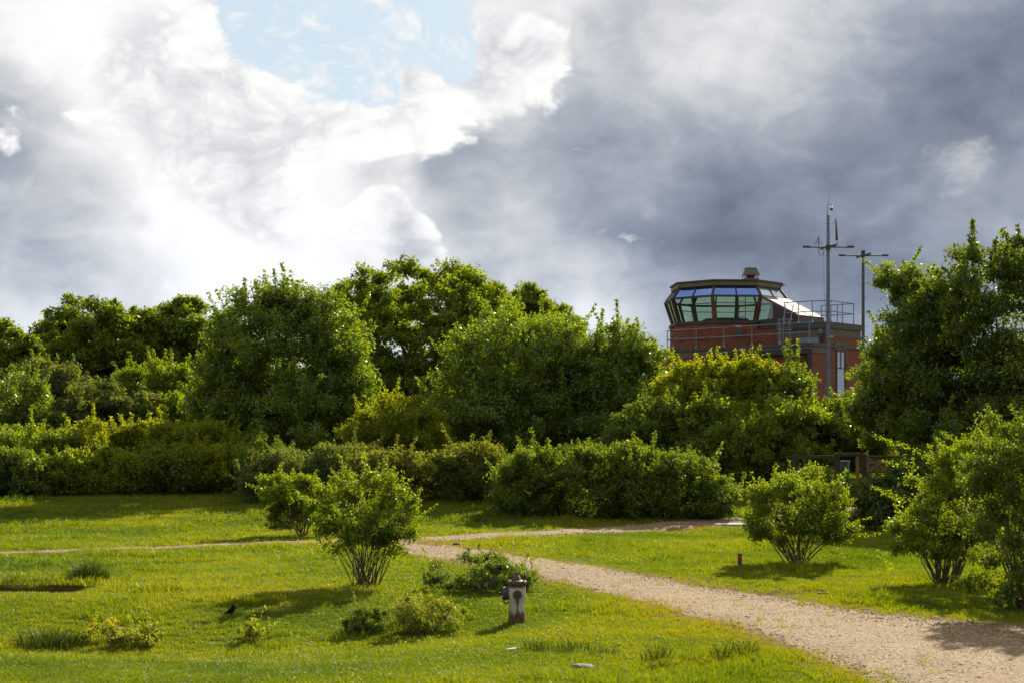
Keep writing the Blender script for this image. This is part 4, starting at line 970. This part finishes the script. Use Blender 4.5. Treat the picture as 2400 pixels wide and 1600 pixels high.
    lp = octagon(RF + .05, zt1 - .2)[2]
    Bd(MB().lathe([(.02, 0), (.07, .02), (.08, .08), (.05, .13)], 10, lp).beam(lp + Vector((-.15, 0, .05)), lp + Vector((.18, 0, .10)), .04, .04), 'roof_lamp', STEEL)
    # --- sloping sheet roof over the stair head, running out from face 1-2
    nf = (Wp[1] + Wp[2]) / 2 - Vector((O.x, O.y, zw)); nf.normalize(); Lr = 2.3; drop = 1.16
    a, b = Wp[1] + Vector((0, 0, -.02)), Wp[2] + Vector((0, 0, -.02))
    c_, d_ = b + nf * Lr - Vector((0, 0, drop)), a + nf * Lr - Vector((0, 0, drop))
    sr = Bd(MB().slab([a + nf * .03, d_, c_, b + nf * .03], .05), 'sloping_roof', ROOFG)
    for t in (0, .5, 1):
        BdS(MB().beam(lerp(a, b, t) + nf * .05 + Vector((0, 0, .04)), lerp(d_, c_, t) + Vector((0, 0, .05)), .05, .05), 'roof_seam', ROOFG, sr)
    zb = 9.02
    o = Bd(MB().prism([tuple(q[:2]) for q in (a - nf * .6, d_ - nf * .05, c_ - nf * .05, b - nf * .6)], zd0, zb - .003), 'stair_base', BRICK); uv_walls(o)
    for e0, e1 in ((a, d_), (b, c_)):
        f = [Vector((e0.x, e0.y, zb)), Vector((e1.x, e1.y, zb)), e1 - Vector((0, 0, .03)), e0 - Vector((0, 0, .03))]
        m_ = .34; g0, g1 = lerp(f[0], f[1], .08), lerp(f[0], f[1], m_)
        sd = Bd(MB().slab([lerp(f[0], f[1], m_), f[1], f[2], lerp(f[3], f[2], m_)], .05), 'stair_side', DARKFR)
        t0, t1 = lerp(f[3], f[2], .0), lerp(f[3], f[2], m_)
        BdS(MB().slab([f[0] + Vector((0, 0, .5)), g1 + Vector((0, 0, .5)), t1, t0], .012), 'side_pane', GLASS, sd)
        BdS(MB().slab([f[0], g1, g1 + Vector((0, 0, .5)), f[0] + Vector((0, 0, .5))], .05), 'side_panel', DARKFR, sd)
        BdS(MB().beam(e0, e1, .10, .12), 'barge_board', REDFR, sd)
    Bd(MB().slab([Vector((d_.x, d_.y, zb)), Vector((c_.x, c_.y, zb)), c_ - Vector((0, 0, .03)), d_ - Vector((0, 0, .03))], .05), 'stair_front', CONC)
    # --- tall stair window in wall B
    w0, w1 = C + B_ * .85 + NB * .05, C + B_ * 1.70 + NB * .05
    z0, z1 = 3.2, 7.68; wf = MB()
    fr = Bd(MB().beam(Vector((w0.x, w0.y, z0)), Vector((w0.x, w0.y, z1)), .07, .09).beam(Vector((w1.x, w1.y, z0)), Vector((w1.x, w1.y, z1)), .07, .09).beam(Vector((*w0[:2], z1)), Vector((*w1[:2], z1)), .09, .07).beam(Vector((*w0[:2], z0)), Vector((*w1[:2], z0)), .09, .07), 'stair_window', DARKFR)
    wm = (w0 + w1) / 2
    for zz in (6.78, 4.62): BdS(MB().beam(Vector((*w0[:2], zz)), Vector((*w1[:2], zz)), .07, .06), 'glazing_bar', DARKFR, fr)
    for q0, q1 in ((6.78, z1), (z0, 4.62)): BdS(MB().beam(Vector((*wm[:2], q0)), Vector((*wm[:2], q1)), .06, .06), 'glazing_bar', DARKFR, fr)
    for (p, q, lo, hi) in ((w0, wm, 6.78, z1), (wm, w1, 6.78, z1), (w0, w1, 4.62, 6.78), (w0, wm, z0, 4.62), (wm, w1, z0, 4.62)):
        p = p + NB * -.005; q = q + NB * -.005
        BdS(MB().slab([Vector((*p[:2], lo)), Vector((*q[:2], lo)), Vector((*q[:2], hi)), Vector((*p[:2], hi))], .012), 'pane', PANE, fr)
    lt = C + B_ * 1.275 + NB * .05
    Bd(MB().beam(lt - B_ * .62 + Vector((0, 0, 7.95)), lt + B_ * .62 + Vector((0, 0, 7.95)), .06, .42), 'lintel', CONC)
    # --- services: duct along the parapet and downpipe, grey cabinet, boxes
    g0 = lerp(P, Q, .36) + NA * .20; g1 = Q + NA * .20 - A_ * .05
    Bd(MB().beam(Vector((*g0[:2], zl - .38)), Vector((*g1[:2], zl - .38)), .22, .26).beam(Vector((*g1[:2], zl - .30)), Vector((*g1[:2], .8)), .26, .24), 'black_duct', BLACKP)
    cb = C - A_ * .95 + NA * .18; Bd(MB().box((cb.x, cb.y, 8.10), (1.25, .30, .52), Matrix.Rotation(-TH, 3, 'Z')), 'grey_cabinet', STEEL)
    cb = C - A_ * .25 + NA * .25; Bd(MB().lathe([(.10, 0), (.13, .05), (.13, .20), (.08, .26)], 10, (cb.x, cb.y, 8.5)).beam((cb.x, cb.y, 8.6), (cb.x + .1, cb.y + .3, 8.6), .05, .05), 'wall_lamp', MASTM)
    dk = [lerp(p, q, t) for p, q, t in ((octagon(RD + .03, 0)[7], octagon(RD + .03, 0)[0], .5), (octagon(RD + .03, 0)[0], octagon(RD + .03, 0)[1], .55))]
    Bd(MB().box((dk[1].x, dk[1].y, 8.85), (.36, .08, .5)), 'meter_box', INTER); Bd(MB().box((dk[1].x, dk[1].y - .01, 9.16), (.32, .10, .08)), 'sign_plate', CREAM)
    dd = octagon(RD + .04, 0)[1]; dd2 = octagon(RD + .04, 0)[2]; dm = lerp(dd, dd2, .18)
    dr = Bd(MB().beam(Vector((*lerp(dd, dd2, .10)[:2], zd0 + .55)), Vector((*lerp(dd, dd2, .42)[:2], zd0 + .55)), .07, 1.1), 'service_door', STEEL)
    # --- railings: every post a part, rails one part
    def railing(pts, h=1.05, r=.028, step=1.5, name='railing', mid=True, mat=STEEL):
        mb = MB()
        for i in range(len(pts) - 1):
            p, q = Vector(pts[i]), Vector(pts[i + 1])
            for hh in ([h, h * .52] if mid else [h]): mb.tube([p + Vector((0, 0, hh)), q + Vector((0, 0, hh))], r, 6)
        rl = Bd(mb, name, mat)
        for i in range(len(pts) - 1):
            p, q = Vector(pts[i]), Vector(pts[i + 1]); n = max(1, round((q - p).length / step))
            for k in range(n + (1 if i == len(pts) - 2 else 0)):
                s_ = p + (q - p) * k / n
                BdS(MB().tube([s_, s_ + Vector((0, 0, h + .01))], r * 1.05, 6).lathe([(.10, 0), (.10, .02), (.045, .10), (.035, .16)], 8, s_), 'post', mat, rl)
    zr = zl + .06
    at_a = lambda t, d, z: Vector((*((P + A_ * t + B_ * d)[:2]), z))
    railing([at_a(9.3, .25, zr), at_a(5.8, .25, zr), at_a(2.2, .25, zr), at_a(.25, .25, zr), at_a(.25, 4.5, zr), at_a(.25, 8.7, zr)], 1.05, .026, 1.75)
    railing([at_a(-.2, 3.6, zr), at_a(-2.6, 5.6, zr), at_a(-2.2, 8.4, zr)], 1.05, .024, 1.6)
    o = Bd(MB().prism([tuple((P - A_ * 3.4 + B_ * 3.2)[:2]), tuple((P - A_ * .02 + B_ * 3.2)[:2]), tuple((P - A_ * .02 + B_ * 9)[:2]), tuple((P - A_ * 3.4 + B_ * 9)[:2])], .25, zl - .1), 'annexe_wall', BRICK); uv_walls(o)
    zk = zt + .0
    tb = lambda t, d, z=zk: Vector((*((C + B_ * t - A_ * d)[:2]), z))
    railing([tb(.18, 2.7), tb(.18, 1.0), tb(.75, .22), tb(3.1, .22), tb(3.1, 2.2)], 1.15, .028, 1.0)
    railing([tb(3.55, .8, 7.62), tb(4.2, .8, 7.62), tb(5.6, .8, 7.62)], 1.05, .026, .7)
    # --- caged ladder between the two roofs
    lb = C - A_ * 2.1 + NA * .55; hoop = MB(); st = MB()
    cage = Bd(MB().tube([lb - A_ * .22 + Vector((0, 0, 6.2)), lb - A_ * .22 + Vector((0, 0, 9.3)), lb - A_ * .22 - NA * .3 + Vector((0, 0, 10.15))], .026, 6)
              .tube([lb + A_ * .22 + Vector((0, 0, 6.2)), lb + A_ * .22 + Vector((0, 0, 9.3)), lb + A_ * .22 - NA * .3 + Vector((0, 0, 10.15))], .026, 6), 'ladder', STEEL)
    for i in range(11): BdS(MB().tube([lb - A_ * .22 + Vector((0, 0, 6.4 + .28 * i)), lb + A_ * .22 + Vector((0, 0, 6.4 + .28 * i))], .014, 5), 'rung', STEEL, cage)
    for z_ in (7.1, 8.0, 8.75, 9.3):
        pts = [lb + A_ * (.36 * math.cos(t)) + NA * (.15 + .42 * math.sin(t)) + Vector((0, 0, z_)) for t in np.linspace(-.4, math.pi + .4, 9)]
        BdS(MB().tube(pts, .024, 5), 'hoop', STEEL, cage)
    for t in (.4, 1.2, 1.9, 2.7):
        p = lb + A_ * (.36 * math.cos(t)) + NA * (.15 + .42 * math.sin(t)); BdS(MB().tube([p + Vector((0, 0, 7.1)), p + Vector((0, 0, 9.3))], .018, 5), 'cage_bar', STEEL, cage)
    # landing with rails at the ladder head
    lw = lb + A_ * .9 + NA * .1
    return root
PANE = glass_mat('stair_glass', (.30, .36, .40), .26, .03, (.30, .38, .42), .2)
build_tower()

# ------------------------------------------------------------------ masts
def mast(px, Y, ytop, label, whip, arm_y, arm_w, rung0, mat):
    b = Vector(((px - 1200) * Y / F, Y, gz((px - 1200) * Y / F, Y))); zt = at(px, ytop, Y).z; s = Y / F
    root = empty('radio_mast', b, label, 'mast', 'steel radio masts beside the control tower'); L = lambda p: Vector(p) - Vector((0, 0, 0))
    H = zt - b.z; za = at(px, arm_y, Y).z - b.z
    MB().lathe([(.22, -.1), (.20, .02), (.105, .10), (.100, H * .5), (.082, H - .02), (.05, H)], 14).build('pole', mat, root, True)
    for z_ in np.arange(2.5, H - 1, 2.2): MB().lathe([(.112, z_), (.112, z_ + .05)], 12).build('pole_band', STEEL, root)
    rn = MB(); k = 0
    for z_ in np.arange(rung0, H - .3, .82):
        k += 1
        for sgn in ((-1, 1) if k % 2 else (1,)): MB().tube([(sgn * .07, -.02, z_), (sgn * .27, -.02, z_), (sgn * .28, -.02, z_ + .05)], .014, 5).build('step_peg', mat, root)
    arm = MB().tube([(-arm_w / 2, -.1, za), (arm_w / 2, -.1, za)], .038, 8).build('crossarm', MASTD, root)
    for sg in (-1, 1):
        MB().box((sg * (arm_w / 2 - .14), -.1, za + .01), (.36, .11, .10)).build('arm_end', MASTD, arm)
        MB().beam((sg * .08, -.1, za + .02), (sg * .42, -.14, za + sg * .12), .10, .10).build('bracket', MASTD, arm)
    MB().lathe([(.13, za - .12), (.13, za + .12)], 12).build('clamp', MASTD, root)
    if whip:
        zw = at(px, 447, Y).z - b.z
        MB().tube([(-.02, 0, H - .02), (.0, 0, H + .6), (.10, 0, zw)], [.022, .014, .006], 6).build('whip_antenna', STEEL, root)
        MB().tube([(-.09, 0, H), (-.07, 0, H + .55)], .012, 5).build('whip_brace', STEEL, root)
        cmx = .17; zc = H + .30
        cmr = MB().tube([(.02, 0, H + .5), (.10, 0, H + .54), (cmx, 0, H + .46), (cmx, 0, zc + .08)], .014, 5).build('camera_arm', STEEL, root)
        MB().lathe([(.03, zc + .10), (.085, zc + .06), (.09, zc)], 12, (cmx, 0, 0)).build('camera_housing', CREAM, cmr, True)
        MB().lathe([(.085, zc), (.075, zc - .05), (.03, zc - .10)], 12, (cmx, 0, 0)).build('camera_dome', BLACKP, cmr, True)
        MB().tube([(.42, -.1, za + .34), (.40, -.1, za + .9), (.36, -.1, za + 1.42)], [.058, .054, .04], 9).build('panel_antenna', principled('brown_antenna', (.085, .060, .035), .5), root, True)
        MB().tube([(.42, -.1, za + .36), (.48, -.1, za + .1), (.44, -.1, za - .16), (.34, -.1, za - .12)], .012, 5).build('cable', BLACKP, root)
        tp = Vector((-.50, -.1, za + .50)); aa = MB().tube([tp, (-.50, -.1, za - .25), (-.42, -.1, za - .42), (-.28, -.1, za - .40), (-.22, -.1, za - .15)], .016, 5)
        aa = aa.build('discone_antenna', BLACKP, root)
        for q in range(6):
            an = q * math.pi / 3 + .2; MB().tube([tp, tp + Vector((.21 * math.cos(an), .21 * math.sin(an), -.36))], .008, 4).build('cone_wire', BLACKP, aa)
            MB().tube([tp + Vector((0, 0, .02)), tp + Vector((.13 * math.cos(an), .13 * math.sin(an), .05))], .006, 4).build('disc_wire', STEEL, aa)
        MB().tube([(-.24, -.1, za - .3), (-.22, -.05, za - 2.2), (-.10, -.02, za - 3.6)], .007, 4).build('hanging_cable', BLACKP, root)
    else:
        MB().lathe([(.12, H - .10), (.12, H + .06)], 12).build('pole_cap', MASTD, root)
    return root
mast(1941, 79.5, 503, 'tall grey steel mast with whip antenna in front of the brick corner', True, 580, 2.52, 4.5, MASTM)
mast(2023, 90.0, 590, 'shorter dark mast with bare crossarm behind the control tower', False, 600, 2.78, 4.2, MASTD)

# ------------------------------------------------------------------ fence, gate and bin
WOOD = principled('weathered_oak', (.070, .044, .024), .85, var=.4, vscale=7, bump=.5, bscale=25)
WOODY = principled('new_softwood', (.230, .140, .052), .8, var=.3, vscale=7, bump=.4, bscale=25)
def build_fence():
    Y = 63.0; b = Vector(ground_at(1930, Y)); root = empty('wooden_fence', b, 'dark wooden rail fence behind the yellow-tipped shrub', 'fence')
    X = lambda px: (px - 1200) * Y / F - b.x
    zt = at(0, 1064, Y).z - b.z
    for px, w, mat, dz in ((1862, .14, WOOD, 0), (1962, .22, WOOD, .06), (2010, .13, WOODY, -.04)):
        MB().box((X(px), 0, (zt + dz) / 2 - .1), (w, .14, zt + dz + .2)).build('post', mat, root, bevel=.012)
    for dz, h in ((-.10, .13), (-.55, .12), (-1.0, .12)):
        MB().box(((X(1855) + X(1958)) / 2, -.09, zt + dz), (X(1958) - X(1855), .045, h)).build('rail', WOOD, root, bevel=.008)
    MB().box(((X(1965) + X(2022)) / 2, -.09, zt + .0), (X(2022) - X(1965), .05, .14)).build('rail', WOOD, root, bevel=.008)
    b2 = Vector(ground_at(2060, Y)); g = empty('wooden_gate', b2, 'wooden field gate with diagonal brace right of the fence', 'gate')
    X2 = lambda px: (px - 1200) * Y / F - b2.x; z2 = at(0, 1063, Y).z - b2.z
    MB().box((X2(2024), 0, z2 / 2 - .1), (.16, .16, z2 + .22)).build('post', WOOD, g, bevel=.012)
    MB().box((X2(2033), .02, z2 / 2 - .1), (.12, .14, z2 + .20)).build('post', WOODY, g, bevel=.012)
    for dz in (-.12, -.42, -.72, -1.05): MB().box(((X2(2036) + X2(2140)) / 2, -.03, z2 + dz), (X2(2140) - X2(2036), .04, .10)).build('rail', WOOD, g, bevel=.006)
    MB().beam((X2(2034), -.08, z2 - .18), (X2(2120), -.08, z2 - 1.05), .035, .09).build('brace', WOODY, g)
    MB().box((X2(2138), 0, z2 / 2 - .1), (.14, .14, z2 + .1)).build('post', WOOD, g, bevel=.012)
    bb = Vector(ground_at(1977, Y + .9)); bn = empty('litter_bin', bb, 'dark green bin with a lid toned like a glint between the fence posts', 'bin')
    gm = principled('green_plastic', (.012, .085, .055), .5, var=.2); zb = at(0, 1078, Y + .9).z - bb.z
    MB().lathe([(.20, 0), (.22, .04), (.25, zb - .10), (.24, zb - .08)], 16).build('bin_body', gm, bn, True)
    MB().lathe([(.27, zb - .08), (.28, zb - .05), (.26, zb - .01), (.10, zb)], 16).build('lid', principled('glint_toned_lid', (.20, .19, .18), .5, 0.0), bn, True)  # pale colour stands in for a white glint along the top
build_fence()

# ------------------------------------------------------------------ hydrant, marker post, bird, small things
def rust_paint():
    m, N, out = new_mat('rusted_cream_paint'); L = m.node_tree.links
    tc = N.n('ShaderNodeTexCoord'); P = tc.outputs['Object']; z = N.n('ShaderNodeSeparateXYZ'); N.put(z.inputs[0], P)
    n = N.noise(P, 7, 7, .65); st = N.noise(N.vm('MULTIPLY', P, (1, 1, .12)), 28, 5, .6)
    h = N.m('ADD', N.m('MULTIPLY', z.outputs[2], -2.6), N.m('ADD', N.m('MULTIPLY', n, 1.1), N.m('MULTIPLY', st, .6)))
    f = N.step(h, .15, .50)
    f2 = N.step(N.m('ADD', n, N.m('MULTIPLY', st, .5)), .88, 1.02, 0, .8)
    top = N.step(N.m('ADD', z.outputs[2], N.m('MULTIPLY', n, .10)), .60, .645)
    f = N.m('MAXIMUM', N.m('MAXIMUM', f, f2), top)
    rust = N.ramp(N.noise(P, 22, 6, .7), [(.3, (.030, .015, .007)), (.5, (.090, .040, .011)), (.75, (.210, .090, .018))])
    paint = N.ramp(st, [(.3, (.32, .31, .23)), (.7, (.46, .45, .35))])
    c = N.mix(f, paint, rust); p = N.n('ShaderNodeBsdfPrincipled'); N.put(p.inputs['Base Color'], c)
    N.put(p.inputs['Roughness'], N.step(f, 0, 1, .5, .85))
    b = N.n('ShaderNodeBump'); b.inputs['Strength'].default_value = .5; b.inputs['Distance'].default_value = .006
    N.put(b.inputs['Height'], N.m('SUBTRACT', N.noise(P, 40, 5, .7), N.m('MULTIPLY', f, .6))); N.put(p.inputs['Normal'], b.outputs[0])
    L.new(p.outputs[0], out.inputs[0]); return m
def build_small():
    RP = rust_paint(); RUST = principled('rusty_iron', (.062, .040, .034), .62, .3, var=.45, vscale=18, bump=.5, bscale=60)
    b = pg(1211, 1457); h = empty('fire_hydrant', b, 'rusty cream iron fire hydrant with side nozzle in the grass', 'hydrant')
    MB().lathe([(.150, -.05), (.145, .00), (.138, .10), (.130, .20), (.126, .30), (.132, .36), (.146, .41), (.149, .48), (.148, .60), (.150, .625)], 32).build('body', RP, h, True)
    bo = MB().lathe([(.150, .622), (.166, .630), (.168, .672), (.158, .686), (.100, .694), (.085, .700)], 32).build('bonnet', RUST, h)
    MB().lathe([(.080, .698), (.066, .720), (.056, .745), (.050, .752), (.050, .764), (.040, .772)], 16).build('stem_collar', RUST, bo, True)
    MB().lathe([(.034, .770), (.034, .800), (.026, .810), (.026, .832)], 5).build('operating_nut', RUST, bo)
    for k in range(8):
        a = k * math.pi / 4 + .2; MB().lathe([(.014, .684), (.014, .702)], 6, (.140 * math.cos(a), .140 * math.sin(a), 0)).build('bolt', RUST, bo)
    # front pumper cap
    cp = MB().lathe([(.070, -.205), (.076, -.195), (.076, -.165), (.066, -.150), (.066, -.12)], 24, (.012, 0, .470), 'y').build('front_cap', RUST, h)
    MB().lathe([(.022, -.232), (.024, -.200)], 5, (.012, 0, .470), 'y').build('cap_nut', RUST, cp)
    # side nozzle to the left
    sn = MB().lathe([(-.235, 0), ], 3) if False else None
    n1 = MB().lathe([(.105, -.130), (.105, -.165), (.112, -.170), (.112, -.222), (.102, -.236)], 24, (0, 0, .475), 'x').build('side_nozzle', RUST, h)
    MB().lathe([(.030, -.285), (.032, -.234)], 5, (0, 0, .475), 'x').build('cap_nut', RUST, n1)
    MB().lathe([(.095, -.10), (.095, -.135)], 24, (0, 0, .475), 'x').build('nozzle_neck', RP, n1)
    # chains
    def chain(pts, n):
        mb = MB()
        for i in range(n):
            t = i / (n - 1) * (len(pts) - 1); k = min(int(t), len(pts) - 2); p = Vector(pts[k]).lerp(Vector(pts[k + 1]), t - k)
            rot = Matrix.Rotation(i * 1.2, 3, 'Z'); mb.box(p, (.016, .007, .024), rot)
        return mb
    chain([(.012, -.172, .400), (.010, -.166, .360), (.015, -.150, .300), (.012, -.140, .240), (.016, -.142, .160), (.010, -.146, .09)], 22).build('chain', RUST, cp)
    MB().box((.012, -.162, .355), (.036, .012, .09)).build('chain_hook', RUST, cp)
    chain([(-.215, -.02, .365), (-.205, -.04, .33), (-.17, -.07, .315), (-.135, -.075, .345)], 9).build('chain', RUST, n1)
    # red marker post
    b = pg(1734, 1333); m = empty('marker_post', b, 'short red wooden marker post standing in the grass', 'post')
    red = principled('faded_red_paint', (.165, .020, .012), .65, var=.4, vscale=9, bump=.3, bscale=40)
    zt = .345; Mx = Matrix.Rotation(math.radians(-2), 3, 'Y')
    MB().box((.004, 0, .025), (.080, .070, .17), Mx).build('shaft', principled('grey_wood', (.12, .095, .08), .85, var=.3, vscale=12), m, bevel=.006)
    MB().box((-.002, 0, .228), (.084, .074, .240), Mx).build('painted_top', red, m, bevel=.006)
    # bird
    b = pg(541, 1449); s = b.y / F
    prof = [((-.150, .082), .004, .016), ((-.112, .094), .008, .020), ((-.070, .108), .016, .024), ((-.035, .124), .036, .036), ((0, .140), .046, .047), ((.026, .162), .045, .046), ((.042, .186), .034, .034),
            ((.048, .204), .026, .027), ((.054, .222), .027, .028), ((.060, .238), .022, .022), ((.066, .244), .010, .010)]
    v = []; f = []; n = 12
    for i, ((x, z), rz, ry) in enumerate(prof):
        x0, z0 = prof[max(i - 1, 0)][0]; x1, z1 = prof[min(i + 1, len(prof) - 1)][0]; t = Vector((x1 - x0, 0, z1 - z0)).normalized(); up = Vector((-t.z, 0, t.x))
        for k in range(n):
            a = 2 * math.pi * k / n; v.append(tuple(Vector((x, 0, z)) + up * rz * math.cos(a) + Vector((0, ry * math.sin(a), 0))))
    for i in range(len(prof) - 1):
        for k in range(n): k2 = (k + 1) % n; f.append([i * n + k, i * n + k2, (i + 1) * n + k2, (i + 1) * n + k])
    f.append(list(range(n))); f.append([(len(prof) - 1) * n + k for k in range(n)])
    mb = MB(); mb.v, mb.f = v, f
    bird = empty('blackbird', b, 'small black bird standing upright in the grass at left', 'bird', rz=math.radians(12))
    bm_ = principled('black_feather', (.005, .005, .0045), .9, spec=.05, var=.3, vscale=20)
    bd = mb.build('body', bm_, bird, True)
    MB().lathe([(.008, 0), (.006, .012), (.002, .028)], 8, (.078, 0, .230), 'x').build('beak', principled('orange_beak', (.35, .14, .02), .5), bird)
    for sy in (-.018, .018):
        MB().tube([(.012, sy, .112), (.000, sy, .066), (.010, sy, .030), (.012, sy, .0)], [.009, .005, .004, .004], 6).tube([(-.015, sy, .002), (.045, sy, .002)], .003, 4).build('leg', bm_, bird)
    for sy in (-1, 1):
        MB().slab([(-.095, sy * .030, .098), (-.02, sy * .047, .112), (.028, sy * .046, .168), (-.02, sy * .046, .150)], .004).build('wing', bm_, bird)
    # pale slab in the lawn, scraps and stones
    p0, p1 = pg(1680, 1230), pg(1790, 1231); c = (p0 + p1) / 2; c.z = gz(c.x, c.y)
    o = MB().box((0, 0, .025), (1.75, .55, .09)).build('concrete_slab', principled('pale_concrete', (.30, .285, .25), .8, var=.2, vscale=4, bump=.4), None, bevel=.015, loc=c)
    tag(o, 'pale flat concrete slab let into the lawn left of the broad shrub', 'slab')
    def rock(px, py, size, label, mat, name='stone', sink=.2, sd=1):
        q = random.Random(sd); bm = bmesh.new(); bmesh.ops.create_icosphere(bm, subdivisions=2, radius=1)
        for vv in bm.verts:
            k = 1 + .22 * q.uniform(-1, 1); vv.co = Vector((vv.co.x * size[0] * k, vv.co.y * size[1] * k, vv.co.z * size[2] * k))
        me = bpy.data.meshes.new(name); bm.to_mesh(me); bm.free(); g = pg(px, py)
        return tag(link(name, me, mat, None, g + Vector((0, 0, size[2] * (1 - sink * 2)))), label, 'stone', 'stones and clods lying about the lawn and track')
    ST = principled('pale_stone', (.15, .125, .095), .85, var=.35, vscale=14, bump=.6); CL_ = principled('dark_clod', (.040, .028, .020), .9, var=.4, vscale=12, bump=.6)
    rock(1365, 1566, (.15, .09, .04), 'pale flat stone in the foreground grass', ST, sd=2)
    rock(1069, 1277, (.085, .06, .05), 'dark clod lying on the track near the junction', CL_, 'clod', sd=3)
    rock(1254, 1298, (.045, .035, .025), 'small dark clod at the far edge of the track', CL_, 'clod', sd=4)
    rock(1925, 1392, (.11, .05, .025), 'dark clod on the bare earth beside the track', CL_, 'clod', sd=5)
    w = pg(1198, 1524); me = MB().slab([(-.065, -.02, .02), (.065, -.025, .035), (.07, .02, .045), (-.055, .02, .025)], .006)
    tag(me.build('litter_scrap', principled('white_plastic', (.62, .64, .66), .35), None, loc=w), 'small white scrap lying in the foreground grass', 'litter')
build_small()
